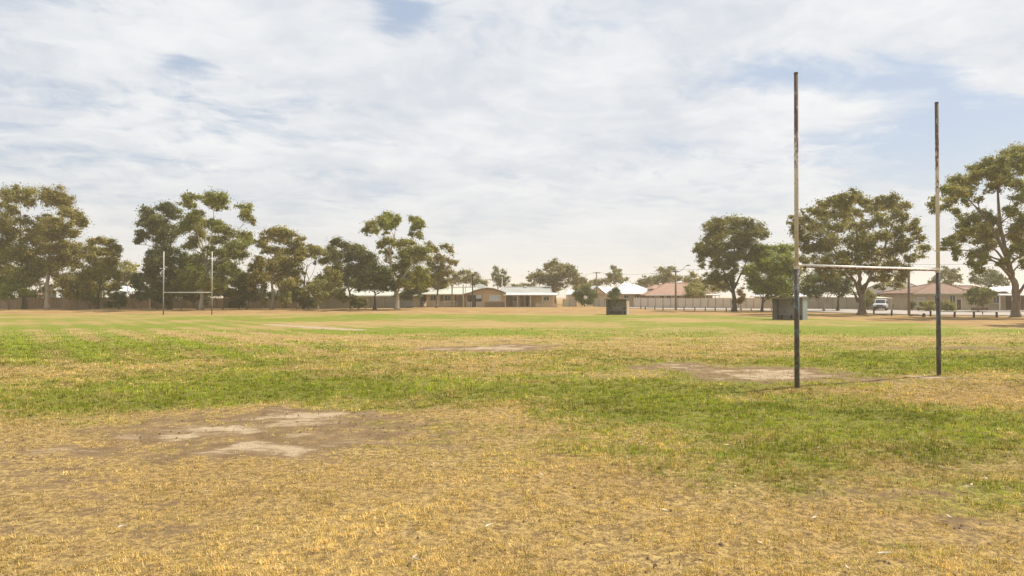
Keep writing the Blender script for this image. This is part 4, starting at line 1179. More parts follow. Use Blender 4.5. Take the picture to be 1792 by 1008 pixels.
# right-hand houses
B = Bld('brown_roofed_house', 'cream house with brown tiled hip roof behind near right post', 1650, 106)
x, z = B.x, B.z
B.wall(M['cream_wall'], x(1601), x(1760), 0, 10, z(514.4))
B.hip(M['roof_brown'], x(1592), x(1700), -.9, 9.6, z(513), z(495), x(1662), x(1682), gutter=M['cream_paint'])
B.hip(M['roof_brown'], x(1676), x(1768), .6, 10.6, z(512), z(499.6), x(1708), x(1744), name='rear_roof', gutter=M['cream_paint'])
gd = box('garage_door', M['steel_cream'], B.root, x(1604), x(1620), -.06, -.003, -.1, z(519.6))
for i in range(1, 5):
    box('door_groove', M['dark_void'], gd, x(1604.4), x(1619.6), -.068, -.061, i * .42, i * .42 + .03)
box('brick_panel', M['cream_brick'], B.root, x(1621), x(1634), -.04, -.002, -.2, z(515))
B.window(x(1635), x(1639), z(532), z(517), 0, n=1)
B.window(x(1662), x(1671), z(532), z(517), 0, n=2)
box('door', M['dark_void'], B.root, x(1674), x(1681), -.06, -.003, -.1, z(524))
box('door_surround', M['cream_paint'], B.root, x(1672), x(1683), -.05, -.002, -.1, z(521))
B.window(x(1738), x(1748), z(530), z(518), 0, n=2)
box('porch_wall', M['brown_brick'], B.root, x(1676), x(1704), -3.2, -3.0, -.2, z(537.5))

B = Bld('carport', 'white flat carport behind the leaning gum trunk', 1765, 104, 'carport')
x, z = B.x, B.z
cr = MB().slab([(x(1733), -1.5, z(515.5)), (x(1830), -1.5, z(515.5)), (x(1830), 5, z(512.8)), (x(1733), 5, z(512.8))], .2).build('roof', M['white'], B.root)
MB().slab([(x(1757), 1.5, z(509.5)), (x(1830), 1.5, z(506)), (x(1830), 6, z(499)), (x(1770), 6, z(503))], .1).build('rear_roof', M['roof_white'], B.root)
for px in (1740, 1762, 1800, 1826):
    box('post', M['white'] if px < 1770 else M['timber_dark'], B.root, x(px) - .06, x(px) + .06, -1.2, -1.08, -.2, z(515.6))
B.wall(M['brown_brick'], x(1764), x(1830), 4.0, 4.3, z(514.6), name='back_wall')

B = Bld('grey_roofed_house', 'brown brick house with grey tiled roof behind the timber pole', 1575, 116)
x, z = B.x, B.z
B.wall(M['brown_brick'], x(1552), x(1612), 0, 9, z(515.6))
B.hip(M['roof_slate'], x(1540), x(1640), -.8, 9.8, z(514.6), z(491), x(1576), x(1606), gutter=M['cream_paint'])
B.window(x(1577), x(1584), z(530), z(518), 0, n=2)
B.window(x(1556), x(1562), z(530), z(519), 0, n=1)
box('pier', M['cream_paint'], B.root, x(1585.5), x(1590), -.3, -.003, -.2, z(516))

B = Bld('caravan_awning', 'small flat cream awning on posts above the parked car', 1546, 108, 'awning')
x, z = B.x, B.z
MB().slab([(x(1529), 0, z(521)), (x(1563), 0, z(521.4)), (x(1560), 4, z(519.2)), (x(1532), 4, z(518.8))], .14).build('roof', M['cream_paint'], B.root)
for px in (1531, 1561):
    for y in (.2, 3.6):
        MB().box(x(px) - .05, x(px) + .05, y, y + .1, -.2, z(521) - .1).build('post', M['cream_paint'], B.root)
B = Bld('house_beyond_trees', 'pale house wall glimpsed beneath the bright green tree', 1390, 128)
x, z = B.x, B.z
B.wall(M['cream_wall'], x(1340), x(1430), 0, 6, z(519))
B.hip(M['roof_white'], x(1334), x(1436), -.6, 6.6, z(518.4), z(508), x(1362), x(1408), gutter=M['white'])
for a in (1350, 1372, 1398):
    B.window(x(a), x(a + 9), z(531), z(523), 0, n=2)

# left-hand houses glimpsed over the fence
B = Bld('red_roofed_shed', 'low red-roofed shed glimpsed over the paling fence at left', 62, 116, 'shed')
x, z = B.x, B.z
B.wall(M['brown_brick'], x(46), x(78), 0, 5, z(516))
MB().slab([(x(42), -.5, z(515.6)), (x(80), -.5, z(515.6)), (x(78), 4, z(508.4)), (x(46), 4, z(508.4))], .15).build('roof', M['roof_red'], B.root)
box('white_band', M['white'], B.root, x(48), x(82), -.9, -.7, z(522), z(519.6))
B = Bld('water_tank', 'pale blue ribbed box tank behind the white-trunked gum', 91, 114, 'tank')
x, z = B.x, B.z
mb = MB().box(x(83), x(99), 0, 2, -.2, z(512.5))
for i in range(6):
    px = 84 + i * 2.8
    mb.box(x(px), x(px + .9), -.05, -.001, -.2, z(512.5))
tk = mb.build('tank_body', M['bluebox'], B.root)
box('lid', M['white'], B.root, x(82.5), x(99.5), -.1, 2.1, z(512.4), z(511))
B = Bld('white_roofed_shed', 'white gabled roof glimpsed between trees left of far goal', 212, 118, 'shed')
x, z = B.x, B.z
B.wall(M['brown_brick'], x(198), x(242), 0, 6, z(514.6))
MB().slab([(x(193), -.4, z(506)), (x(229), -.4, z(510.5)), (x(222), 4, z(504)), (x(194), 4, z(499.4))], .16).build('roof', M['roof_white'], B.root)
MB().slab([(x(200), -1.2, z(514.2)), (x(246), -1.2, z(514.4)), (x(240), .6, z(511.6)), (x(200), .6, z(511))], .1).build('lower_roof', M['roof_grey'], B.root)
B = Bld('cream_shed', 'cream gable-ended shed glimpsed right of the far goal', 405, 117, 'shed')
x, z = B.x, B.z
B.wall(M['cream_wall'], x(391), x(421), 0, 5, z(517))
MB().prism([(x(386), z(517)), (x(426), z(517)), (x(412), z(510.4)), (x(398), z(510.4))], -.5, 5.4).build('roof', M['roof_white'], B.root)
B = Bld('pale_roofed_house', 'long pale-roofed house glimpsed behind dusty trees left of clubhouse', 670, 126)
x, z = B.x, B.z
B.wall(M['cream_wall'], x(596), x(735), 0, 6, z(517.4))
B.hip(M['roof_pale'], x(588), x(742), -.7, 7, z(517), z(509), x(612), x(720), gutter=M['white'])
for a in (618, 650, 700):
    B.window(x(a), x(a + 9), z(530), z(521), 0, n=2)


# satellite dish on its mast, and an arched lamp
Zd = 116
sd = empty('satellite_mast', (X_(223, Zd), Zd, gz(X_(223, Zd), Zd)))
tag(sd, 'thin white mast with small dish before the white gabled roof', 'mast')
MB().tube([(0, 0, -.2), (0, 0, H_(495, Zd) - .25)], .06, 7).build('mast', M['white'], sd)
mb = MB()
for k in range(1, 5):
    pass
rings, nn = [], 14
for j in range(5):
    rr = .52 * j / 4
    rings.append([(rr * math.cos(2 * math.pi * k / nn), -.28 + .28 * (j / 4) ** 2 - .30, rr * .7 * math.sin(2 * math.pi * k / nn) + H_(518.5, Zd) - .25) for k in range(nn)])
vs_ = [q for r_ in rings for q in r_]
MB().add(vs_, [(j * nn + k, j * nn + (k + 1) % nn, (j + 1) * nn + (k + 1) % nn, (j + 1) * nn + k) for j in range(4) for k in range(nn)]).build('dish', M['white'], sd, True)
Zd = 112
lp = empty('street_lamp', (X_(179, Zd), Zd, gz(X_(179, Zd), Zd)))
tag(lp, 'pale curved-arm lamp beside the thin-trunked gum at left', 'lamp')
z1 = H_(499.5, Zd) - .25
MB().tube([(0, 0, -.2), (0, 0, z1 - .7), (.05, 0, z1 - .25), (.35, 0, z1), (1.3, 0, z1 - .06)], .05, 7).build('pole', M['white'], lp)
MB().tube([(1.2, 0, z1 - .09), (1.75, 0, z1 - .12)], [.07, .13], 8).build('lamp_head', M['white'], lp)


# ------------------------------------------------------------------ dugouts
def dugout(label, px, Z, w, dpt, h, rz, msheet, mside):
    r = empty('dugout_shelter', (X_(px, Z), Z, gz(X_(px, Z), Z)), rz)
    tag(r, label, 'shelter', 'team dugouts')

    def sheet(name, a, b, z0, z1, m):
        A, Bv = Vector((*a, 0)), Vector((*b, 0))
        L = (Bv - A).length
        nrm = Vector((-(Bv - A).y, (Bv - A).x, 0)).normalized()
        n = int(L / .06)
        vs1, vs2 = [], []
        for i in range(n + 1):
            p_ = A.lerp(Bv, i / n) + nrm * (.012 * math.sin(i * math.pi * .66))
            vs1.append((p_.x, p_.y, z0 if not callable(z0) else z0(p_)))
            vs2.append((p_.x, p_.y, z1(p_) if callable(z1) else z1))
        k = len(vs1)
        return MB().add(vs1 + vs2, [(i, i + 1, i + 1 + k, i + k) for i in range(n)]).build(name, m, r)
    top = lambda p_: h - .10 * (p_.y + dpt / 2) / dpt
    sheet('back_wall', (-w / 2, dpt / 2), (w / 2, dpt / 2), 0, h - .10, msheet)
    sheet('side_wall', (-w / 2, -dpt / 2), (-w / 2, dpt / 2), 0, top, msheet)
    sheet('side_wall', (w / 2, -dpt / 2), (w / 2, dpt / 2), 0, top, mside)
    MB().slab([(-w / 2 - .08, -dpt / 2 - .15, h + .05), (w / 2 + .08, -dpt / 2 - .15, h + .05), (w / 2 + .08, dpt / 2 + .08, h - .07), (-w / 2 - .08, dpt / 2 + .08, h - .07)], .04).build('roof', M['corr_dark'], r)
    box('fascia', M['timber'], r, -w / 2 - .08, w / 2 + .08, -dpt / 2 - .19, -dpt / 2 - .152, h - .08, h + .06)
    for sx in (-1, 1):
        for sy in (-1, 1):
            x0, y0 = sx * (w / 2 - .08), sy * (dpt / 2 - .08)
            box('post', M['timber'], r, x0 - .04, x0 + .04, y0 - .04, y0 + .04, -.2, h - .12)
    be = box('bench_seat', M['galv'], r, -w / 2 + .15, w / 2 - .15, dpt / 2 - .55, dpt / 2 - .2, .43, .47)
    for fx_ in (-.8, 0, .8):
        box('bench_leg', M['timber_dark'], be, fx_ * (w / 2 - .3) - .03, fx_ * (w / 2 - .3) + .03, dpt / 2 - .5, dpt / 2 - .25, 0, .428)
    box('front_board', M['corr'], r, -w / 2 + .10, w / 2 - .10, dpt / 2 - .05, dpt / 2 - .02, .62, .9)
    return r


dugout('small weathered tin dugout near the middle, left of the street', 1081, 83, 2.5, 1.5, 1.85, R(-22), M['corr'], M['corr_tan'])
dugout('wider blue-grey tin dugout behind the near left goal post', 1382, 65, 2.75, 1.6, 2.05, R(-38), M['corr'], M['corr_blue'])


# ------------------------------------------------------------------ goals
def goal(label, A, B, h, hb, r_lo, r_up, mats, group='rugby goals', join=None):
    (ax, ay), (bx_, by_) = A, B
    L = math.hypot(bx_ - ax, by_ - ay)
    root = empty('rugby_goal', (ax, ay, gz(ax, ay)), math.atan2(by_ - ay, bx_ - ax))
    tag(root, label, 'goal', group)
    jn = join or hb - .12
    for i, x0 in enumerate((0, L)):
        lean = (.012 if i == 0 else -.008)
        lo = MB().tube([(x0, 0, -.3), (x0 + lean * .3, 0, jn)], r_lo, 16).build('lower_post', mats[0], root, False)
        MB().tube([(x0 + lean * .3, 0, jn - .02), (x0 + lean * .3, 0, jn + .05)], r_lo * 1.12, 16).build('collar', mats[1], lo)
        up = MB().tube([(x0 + lean * .3, 0, jn - .015), (x0 + lean, 0, (jn + h) / 2), (x0 + lean * 1.6, 0, h)], r_up, 16).build('upright', mats[1], root)
        for o in (lo, up):
            o.data.polygons.foreach_set('use_smooth', [len(q.vertices) == 4 for q in o.data.polygons])
        MB().tube([(x0 + lean * 1.6, 0, h - .002), (x0 + lean * 1.6, 0, h + .02)], r_up * 1.08, 14).build('post_cap', mats[1], up)
    cb = MB().tube([(r_up * .6, 0, hb), (L * .5, 0, hb - .012), (L - r_up * .6, 0, hb)], r_up * .92, 14).build('crossbar', mats[2], root, True)
    for x0 in (r_up + .04, L - r_up - .04):
        MB().tube([(x0 - .05, 0, hb), (x0 + .05, 0, hb)], r_up * 1.15, 14).build('bracket', mats[1], cb)
    return root


gl = goal('tall rusty white and teal rugby goal standing close at right', (X_(1394, 16.8), 16.8), (X_(1642, 19.4), 19.4), 7.75, 3.0, .060, .049, (M['post_lower'], M['post_upper'], M['bar_white']), join=2.93)
goal('small distant white rugby goal at left before the trees', (X_(286, 82), 82), (X_(371, 82), 82), 7.6, 2.68, .062, .056, (M['post_far_dark'], M['post_far'], M['post_far']), join=2.0)


# ------------------------------------------------------------------ poles, lamp, wires
def at(px, Z, h):
    return (X_(px, Z), Z, h)


def upole(name, label, px, Z, top, r, m, arms=()):
    b = (X_(px, Z), Z)
    g0 = gz(*b)
    root = empty(name, (*b, g0))
    tag(root, label, 'pole', 'street poles')
    MB().tube([(0, 0, -.3), (0, 0, H_(top, Z) - g0)], [r, r * .72], 10).build('shaft', m, root, True)
    for py, hw in arms:
        zz_ = H_(py, Z) - g0
        a = box('crossarm', M['timber'], root, -hw, hw, -.16, -.04, zz_ - .06, zz_ + .06)
        for k in (-.9, -.45, .45, .9):
            MB().tube([(hw * k, -.1, zz_ + .06), (hw * k, -.1, zz_ + .2)], [.05, .03], 6).build('insulator', M['white'], a)
    return root


upole('power_pole', 'slender power pole with crossarm behind white roofs', 1044, 134, 476, .15, M['pole_grey'], ((477.6, .75),))
lpole = upole('street_light', 'grey power pole with street light arm beside red roof', 1182.5, 107, 471.5, .17, M['pole_grey'], ((475.5, .55),))
z1 = H_(474, 107)
MB().tube([(.05, 0, z1 - .3), (.8, 0, z1 - .05), (1.7, 0, H_(465.2, 107))], .04, 7).build('lamp_arm', M['galv'], lpole)
MB().tube([(1.65, 0, H_(465.2, 107) - .02), (1.9, 0, H_(464.6, 107)), (2.3, 0, H_(464.6, 107))], [.05, .12, .07], 8).build('lamp_head', M['galv'], lpole)
upole('power_pole', 'thick timber pole behind the near right goal post', 1590.5, 80, 462, .16, M['pole_grey'])
upole('power_pole', 'thin pole seen above the clubhouse verandah roof', 936, 150, 487, .12, M['pole_grey'], ((489, .5),))

wr = [((936, 150, 489.5), (1044, 134, 478)), ((1044, 134, 478), (1182.5, 107, 475.8)), ((1182.5, 107, 473.5), (1480, 98, 455)), ((1480, 98, 462), (1880, 96, 455))]
for i, (a, b) in enumerate(wr):
    A = Vector((X_(a[0], a[1]), a[1], H_(a[2], a[1]) + .18))
    Bv = Vector((X_(b[0], b[1]), b[1], H_(b[2], b[1]) + .18))
    pts = []
    for k in range(17):
        t = k / 16
        q = A.lerp(Bv, t)
        q.z -= 4 * t * (1 - t) * .5
        pts.append(q)
    o = MB().tube(pts, .016, 4, False).build('power_line', M['wire'])
    tag(o, ('power line between clubhouse pole and slender crossarm pole', 'power line from slender crossarm pole to street light pole',
            'power line from street light pole into the huge gum', 'power line above the brown roofed house at right')[i], 'cable', 'overhead power lines')

# ------------------------------------------------------------------ bollards
bol = [(1121.5, 541.8, 'leftmost of the stub bollards, right of the small dugout'), (1129, 542.8, 'thin bollard second right of the small dugout'), (1146, 542.8, 'bollard midway between small dugout and street light'),
       (1160, 543.4, 'leaning bollard left of the street light pole'), (1197, 543.4, 'first bollard right of the street light pole'), (1216, 544, 'second bollard right of the street light pole'),
       (1234, 544, 'third bollard right of the street light pole'), (1251.5, 544.2, 'bollard second left of the broad gum trunk'), (1271, 544.4, 'bollard just left of the broad gum trunk'),
       (1529, 550, 'bollard before the parked car, nearest the huge gum'), (1560, 552, 'bollard between parked car and timber pole'), (1628, 553.6, 'bollard just left of near right goal post'),
       (1670, 555, 'first bollard right of near right goal post'), (1704, 556, 'second bollard right of near right goal post'), (1744, 556, 'third bollard right of near right goal post')]
for i, (px, py, lb) in enumerate(bol):
    Z = CAMH * F / (py - HY)
    if px < 1180:
        Z *= .96
    xw = X_(px, Z)
    h = .55 if px < 1300 else .62
    r = empty('timber_bollard', (xw, Z, gz(xw, Z)), random.uniform(0, 1))
    r.rotation_euler.x = random.uniform(-.04, .04)
    r.rotation_euler.y = random.uniform(-.06, .06) + (.18 if 'leaning' in lb else 0)
    tag(r, 'dark timber ' + lb, 'bollard', 'timber bollards along the street')
    rr = .075 if px < 1300 else .10
    MB().tube([(0, 0, -.2), (0, 0, h - .03), (0, 0, h)], [rr, rr, rr * .8], 10).build('stump', M['timber_dark'], r)
    MB().tube([(0, 0, h * .78), (0, 0, h * .86)], rr * 1.06, 10).build('band', M['timber'], r)
r = empty('broken_bollard', (X_(1616, 73.5), 73.5, 0), .4)
tag(r, 'squat tilted stump of a broken bollard beside a fallen log rail', 'bollard')
r.rotation_euler.y = .25
MB().tube([(0, 0, -.1), (0, 0, .3), (.02, 0, .36)], [.17, .16, .12], 9).build('stump', M['timber_dark'], r)
r = empty('log_rail', (X_(1602, 76), 76, .12), .1)
tag(r, 'fallen pale log rail lying beside the timber pole', 'log')
MB().tube([(-.75, 0, 0), (0, .02, .03), (.95, 0, -.02)], [.11, .10, .09], 9).build('log', M['bark_mid'], r, True)
# low rail right of the broad gum
r = empty('low_rail', (X_(1294, 104), 104, 0), -.02)
tag(r, 'low pale timber rail on stubs right of the broad gum', 'rail')
wl = X_(1352, 104) - X_(1294, 104)
MB().box(0, wl, -.05, .05, .34, .46).build('rail', M['cream_paint'], r)
for k in (.05, .35, .65, .95):
    box('stub', M['timber_dark'], r, wl * k - .06, wl * k + .06, -.045, .045, -.1, .339)
# long thin rail between right bollards
r = empty('low_rail', (X_(1640, 80), 80, 0), .0)
tag(r, 'long thin dark rail running between bollards at far right', 'rail')
wl = X_(1800, 80) - X_(1640, 80)
MB().tube([(0, 0, .42), (wl / 2, 0, .38), (wl, 0, .42)], .035, 7).build('rail', M['timber_dark'], r)
for k in (.03, .5, .97):
    MB().tube([(wl * k, .06, -.1), (wl * k, .06, .44)], .05, 7).build('stub', M['timber_dark'], r)


# ------------------------------------------------------------------ parked car (front towards the left)
def car(px, Z, rz):
    r = empty('parked_car', (X_(px, Z), Z, .07), rz)
    tag(r, 'white four-wheel-drive wagon parked behind the huge gum trunk', 'car')
    Lc, Wc = 4.6, 1.85
    # side profile x (front = -), z
    low = [(-2.3, .45), (-2.28, .82), (-2.1, .98), (-1.1, 1.10), (-.95, 1.12), (2.22, 1.12), (2.3, .95), (2.3, .45)]
    mb = MB()
    secs = [(-.925, .93), (-.90, 1.0), (-.6, 1.03), (.6, 1.03), (.90, 1.0), (.925, .93)]
    n = len(low)
    vs_, fs_ = [], []
    for y, k in secs:
        vs_ += [(x * (.985 if abs(y) > .9 else 1), y, .45 + (z_ - .45) * k if z_ > .5 else z_) for x, z_ in low]
    for i in range(len(secs) - 1):
        for j in range(n):
            fs_.append((i * n + j, i * n + (j + 1) % n, (i + 1) * n + (j + 1) % n, (i + 1) * n + j))
    fs_ += [tuple(range(n)), tuple(range((len(secs) - 1) * n, len(secs) * n))[::-1]]
    body = mb.add(vs_, fs_).build('body', M['car_white'], r)
    cab = [(-1.0, 1.10), (-.35, 1.72), (-.1, 1.78), (2.0, 1.76), (2.2, 1.12)]
    secs = [(-.86, 0), (-.72, 1), (.72, 1), (.86, 0)]
    top = MB()
    vs_, fs_ = [], []
    for y, k in ((-.88, 0), (-.74, 1), (.74, 1), (.88, 0)):
        for x_, z_ in cab:
            zz_ = z_ if k else 1.10
            vs_.append((x_, y, zz_))
    m5 = len(cab)
    a, b = 1, 2
    rf_ = [(x_, y, z_) for y in (-.74, .74) for x_, z_ in cab]
    sb = [(x_, y, 1.10) for y in (-.88, .88) for x_, z_ in cab]
    vs_ = rf_ + sb
    fs_ = [(0, 1, 6, 5), (1, 2, 7, 6), (2, 3, 8, 7), (3, 4, 9, 8)]
    for o_, so in ((0, 10), (5, 15)):
        for k in range(4):
            fs_.append((o_ + k, o_ + k + 1, so + k + 1, so + k))
    cabo = top.add(vs_, fs_).build('cabin', M['car_white'], r)
    g = MB().add([(-1.02, -.68, 1.14), (-1.02, .68, 1.14), (-.40, .62, 1.70), (-.40, -.62, 1.70)], [(0, 1, 2, 3)]).build('windscreen', M['glass'], r)
    for sy in (-1, 1):
        for x0, x1, xs0 in ((-.78, .22, .42), (.30, 1.18, 0), (1.26, 2.02, -.02)):
            yb, yt = sy * .875, sy * .765
            MB().add([(x0, yb, 1.16), (x1, yb, 1.16), (x1, yt, 1.64), (x0 + xs0, yt, 1.64)], [(0, 1, 2, 3)]).build('side_window', M['glass'], r)
        box('door_handle', M['black'], r, .05, .2, sy * .93 - .015, sy * .93 + .015, .95, .99)
        box('mirror', M['black'], r, -.72, -.58, sy * 1.02 - .1, sy * 1.02 + .1, 1.12, 1.28)
        box('headlight', M['lamp_glass'], r, -2.325, -2.27, sy * .68 - .18, sy * .68 + .18, .76, .92)
        box('tail_light', M['amber'], r, 2.27, 2.325, sy * .8 - .08, sy * .8 + .08, .8, 1.08)
        for x0 in (-1.42, 1.40):
            w_ = MB().tube([(x0, sy * .93, .38), (x0, sy * .70, .38)], .38, 18).build('wheel', M['black'], r)
            MB().tube([(x0, sy * .945, .38), (x0, sy * .932, .38)], .22, 12).build('rim', M['chrome'], w_)
    box('grille', M['black'], r, -2.33, -2.28, -.46, .46, .74, .92)
    box('bull_bar', M['black'], r, -2.42, -2.30, -.85, .85, .44, .66)
    box('rear_window', M['glass'], r, 2.08, 2.16, -.6, .6, 1.2, 1.6)
    rk = MB()
    for sy in (-.6, .6):
        rk.box(-.1, 1.9, sy - .02, sy + .02, 1.80, 1.86)
    rk.build('roof_rack', M['black'], r)
    return r


car(1541, 104, R(58)).scale = (.95, .95, .95)


# ------------------------------------------------------------------ grass blades, tufts, litter
def grass(name, N, zlo, zhi, umax, seed, label):
    rg = np.random.default_rng(seed)
    a = -0.9
    K = 9
    nT = N // K
    q = rg.random(nT)
    e = a + 1
    Yt = (zlo ** e + q * (zhi ** e - zlo ** e)) ** (1 / e)
    Xt = rg.uniform(-1, 1, nT) * (umax * Yt + .8)
    tone = np.repeat(np.clip(rg.normal(.97, .38, nT), .30, 1.75), K)
    big_t = np.repeat(rg.uniform(.55, 1.25, nT) + (rg.random(nT) < .04) * .7, K)
    gofs = np.repeat(rg.normal(0, .25, nT), K)
    sp = np.repeat(.010 + .0012 * Yt, K) * big_t
    Xx = np.repeat(Xt, K) + rg.normal(0, 1, nT * K) * sp * 1.3
    Y = np.repeat(Yt, K) + rg.normal(0, 1, nT * K) * sp
    N = nT * K
    g, d_, bk, pl = masks(Xx, Y)
    tu = fbm(Xx * 3.1, Y * 3.1, 3)
    fi = fbm(Xx * 9.0 + 3, Y * 9.0, 2)
    bare = np.clip((d_ + 1.1 * (fi - .5) + .7 * (tu - .5) - .24) / .22, 0, 1)
    sparse = sstep(.42 - tu - .12 * (fi - .5), -.02, .16) * .75
    keep = rg.random(N) > np.maximum(sstep(Y, 17, zhi) ** .8, 0) * .999
    keep &= np.repeat(rg.random(nT), K) > np.maximum(bare * .965, sparse * (1 - .5 * sstep(g, .5, .9)))
    Xx, Y, g, d_, tu, fi, tone, big_t, gofs = [k[keep] for k in (Xx, Y, g, d_, tu, fi, tone, big_t, gofs)]
    n = len(Xx)
    near_ = 1 - sstep(Y, 25, 60)
    Zg = ground_h(Xx, Y) + near_ * ((tu - .5) * .05 * (1 - .8 * d_) + .05 * (fbm(Xx * .5, Y * .5, 3) - .5) - .012 * d_) - .004
    th = rg.uniform(0, 2 * np.pi, n)
    lean = rg.uniform(.1, 1.35, n)
    L = (.018 + .040 * np.clip(tu * 1.5 - .25, 0, 1)) * rg.uniform(.6, 1.5, n) * (1 - .5 * np.clip(d_ * 1.4, 0, 1)) * (.8 + .5 * sstep(g, .3, .6))
    L = L * (1 + .02 * np.clip(Y - 8, 0, 25)) * big_t
    W = np.maximum(.0024, .00038 * Y) * rg.uniform(.7, 1.4, n)
    dirx, diry = np.cos(th), np.sin(th)
    P0 = np.stack([Xx, Y, Zg], 1)
    side = np.stack([-diry, dirx, np.zeros(n)], 1) * W[:, None]
    tip = P0 + np.stack([dirx * np.sin(lean) * L, diry * np.sin(lean) * L, np.cos(lean) * L], 1)
    V = np.stack([P0 - side, P0 + side, tip], 1).reshape(-1, 3)
    gg = g + .8 * (fi - .5) + .55 * (fbm(Xx * 2.2 + 31, Y * 2.2, 3) - .5) + gofs
    t = sstep(gg, .30, .84)[:, None]
    straw = np.array([.62, .465, .185]) * rg.uniform(.62, 1.25, (n, 1))
    rust = np.array([.40, .255, .085]) * rg.uniform(.7, 1.2, (n, 1))
    straw = np.where(rg.random((n, 1)) < .13, rust, straw)
    bleach = np.array([.66, .52, .29]) * rg.uniform(.8, 1.1, (n, 1))
    straw = np.where(rg.random((n, 1)) < .14, bleach, straw)
    green = np.array([.205, .275, .016]) * rg.uniform(.6, 1.35, (n, 1))
    yg = np.array([.34, .315, .038]) * rg.uniform(.7, 1.2, (n, 1))
    green = np.where(rg.random((n, 1)) < .35, yg, green)
    patch = .50 + .92 * fbm(Xx * .55 + 12, Y * .8 + 3, 4, .6)
    gold = np.exp(-((Xx + .4 + .6 * (fi - .5)) / 3.2) ** 2 - ((Y - 6.8) / 2.0) ** 2)
    lay = np.sin((Xx + .744 * Y) / 2.7 * 2 * np.pi) * sstep(-Xx, 3, 12) * sstep(Y, 20, 26)
    col = (straw * (1 - t) + green * t) * (tone * patch * (1 + .14 * gold + .14 * lay))[:, None]
    col = np.concatenate([col, np.ones((n, 1))], 1)
    CC = np.repeat(col, 3, 0)
    o = np_mesh(name, V, np.arange(n * 3).reshape(n, 3), M['blade'], CC)
    tag(o, label, 'grass', kind='stuff')
    return o


grass('turf_grass', 1650000, 4.4, 50, .90, 3, 'short mown blades of straw and green turf across the field')

# leaf litter: shed bark curls, gum leaves and clods (uncountable)
def litter(name, N, size, m, seed, label, flat=.25, zr=(4.8, 22)):
    rg = np.random.default_rng(seed)
    q = rg.random(N)
    Y = (zr[0] ** .4 + q * (zr[1] ** .4 - zr[0] ** .4)) ** 2.5
    Xx = rg.uniform(-.86, .86, N) * Y
    keep = rg.random(N) < .25 + .75 * sstep(Xx / Y, -.2, .5)
    Xx, Y = Xx[keep], Y[keep]
    n = len(Xx)
    Zg = ground_h(Xx, Y) + .03
    mb_v, mb_f = [], []
    for i in range(n):
        L = size * rg.uniform(.5, 1.7)
        Wd = L * rg.uniform(.18, .4)
        a = rg.uniform(0, 6.28)
        bend = rg.uniform(-.5, .5) * L
        tilt = rg.uniform(-flat, flat)
        ca, sa = math.cos(a), math.sin(a)
        b0 = len(mb_v)
        for k in range(5):
            t = k / 4 - .5
            wv = Wd * (1 - (2 * t) ** 2 * .75) * .5
            px_, py_ = t * L, bend * (t * t - .1)
            zc = tilt * t * L + abs(t) * L * .2
            for s_ in (-1, 1):
                xx, yy = px_, py_ + s_ * wv
                mb_v.append((Xx[i] + xx * ca - yy * sa, Y[i] + xx * sa + yy * ca, Zg[i] + zc + (.25 * wv if s_ > 0 else 0)))
        for k in range(4):
            mb_f.append((b0 + 2 * k, b0 + 2 * k + 2, b0 + 2 * k + 3, b0 + 2 * k + 1))
    o = np_mesh(name, np.array(mb_v), np.array(mb_f), m, None)
    tag(o, label, 'leaf litter', kind='stuff')


litter('bleached_leaf_litter', 260, .042, M['leafwhite'], 21, 'bleached scraps of bark and leaf strewn over the turf')
litter('brown_leaf_litter', 520, .05, M['gumleaf'], 22, 'brown fallen gum leaves strewn over the turf')


def clods(N, seed):
    rg = np.random.default_rng(seed)
    V, FF = [], []
    q = rg.random(N)
    Y = (4.8 ** .4 + q * (26 ** .4 - 4.8 ** .4)) ** 2.5
    Xx = rg.uniform(-.85, .85, N) * Y
    tu = fbm(Xx * 3.1, Y * 3.1, 3)
    dm_ = masks(Xx, Y)[1]
    ok = ((tu < .50) & (np.arange(N) % 9 == 0)) | (dm_ > .38)
    Xx, Y = Xx[ok], Y[ok]
    Zg = ground_h(Xx, Y)
    for i in range(len(Xx)):
        r = rg.uniform(.004, .014)
        n = 6
        b0 = len(V)
        a0 = rg.uniform(0, 6)
        st = rg.uniform(1, 2.4)
        for k in range(n):
            a = a0 + k * 2 * math.pi / n
            V.append((Xx[i] + math.cos(a) * r * st * rg.uniform(.7, 1.2), Y[i] + math.sin(a) * r * rg.uniform(.7, 1.2), Zg[i] - .01))
        V.append((Xx[i] + rg.uniform(-.3, .3) * r, Y[i], Zg[i] + r * rg.uniform(.2, .5) + .012))
        FF += [(b0 + k, b0 + (k + 1) % n, b0 + n) for k in range(n)]
    tag(np_mesh('soil_clods', np.array(V), np.array(FF), M['clod'], None), 'dark crumbs of soil and droppings scattered in the turf', 'soil', kind='stuff')


clods(5200, 31)


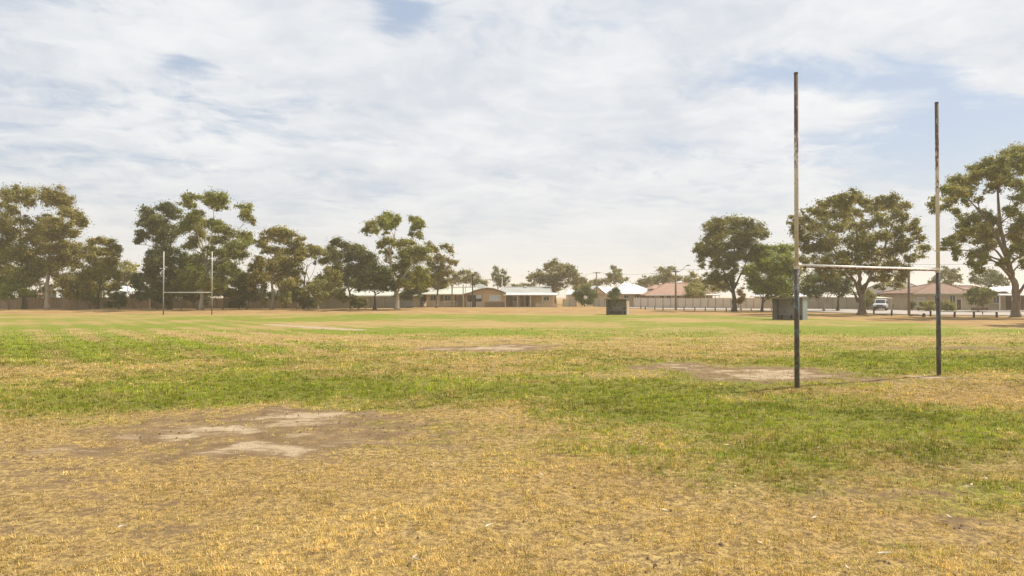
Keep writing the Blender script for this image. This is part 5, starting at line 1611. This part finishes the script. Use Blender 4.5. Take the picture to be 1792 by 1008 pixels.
# larger curls of shed bark one can pick out
def bark_curl(label, px, py, L, w, ang, curl, m=None):
    Z = CAMH * F / (py - HY)
    r_ = []
    vs_, fs_ = [], []
    for k in range(9):
        t = k / 8
        xx = (t - .5) * L
        yy = curl * math.sin(t * math.pi) * L * .5
        zz_ = .02 + .06 * L * 4 * (t - .5) ** 2 + .01
        wv = w * (.35 + .65 * math.sin(math.pi * (t * .9 + .05)))
        for s_, dz_ in ((-1, .3), (0, 0), (1, .45)):
            vs_.append((xx, yy + s_ * wv * .5, zz_ + dz_ * wv))
    for k in range(8):
        for j in range(2):
            fs_.append((3 * k + j, 3 * k + 3 + j, 3 * k + 4 + j, 3 * k + 1 + j))
    xw = X_(px, Z)
    o = MB().add(vs_, fs_).build('bark_curl', m or M['bark_strip'])
    o.location = (xw, Z, gz(xw, Z) + .02)
    o.rotation_euler = (0, 0, ang)
    md = o.modifiers.new('thick', 'SOLIDIFY')
    md.thickness = .003
    tag(o, label, 'bark', 'curls of shed bark on the turf')


bark_curl('pale forked bark curl in brown turf near the right edge', 1655, 826, .20, .035, 2.0, .5, M['leafwhite'])
bark_curl('bleached bark curl standing at the bottom edge, left of centre', 733, 985, .13, .03, 1.9, .6, M['leafwhite'])
bark_curl('thin white bark strip in straw grass right of bottom centre', 857, 928, .12, .022, .9, .3, M['leafwhite'])
bark_curl('thin pale bark strip on dirt low on the right', 1545, 977, .13, .022, .15, .2, M['leafwhite'])
bark_curl('white bark scrap on green-brown turf at right', 1693, 860, .11, .03, -.3, .4, M['leafwhite'])
bark_curl('small white bark scrap on straw at lower left', 217, 930, .08, .03, .8, .6, M['leafwhite'])
bark_curl('orange-brown bark strip right of bottom centre', 1240, 975, .10, .025, 2.4, .2, M['gumleaf'])

# ------------------------------------------------------------------ dusty air
hz = MB().box(-905, 905, -305, 1105, -1.5, 26).build('haze', None)
m = bpy.data.materials.new('dusty_air')
m.use_nodes = True
n = NT(m.node_tree)
pv = n.node('ShaderNodeVolumePrincipled')
pv.inputs['Color'].default_value = (0.97, 0.89, 0.745, 1)
pv.inputs['Density'].default_value = 0.00066
pv.inputs['Anisotropy'].default_value = 0.25
o = n.node('ShaderNodeOutputMaterial')
n.t.links.new(pv.outputs[0], o.inputs['Volume'])
hz.data.materials.append(m)
tag(hz, 'thin warm dusty haze hanging over the whole field', 'haze', kind='stuff')
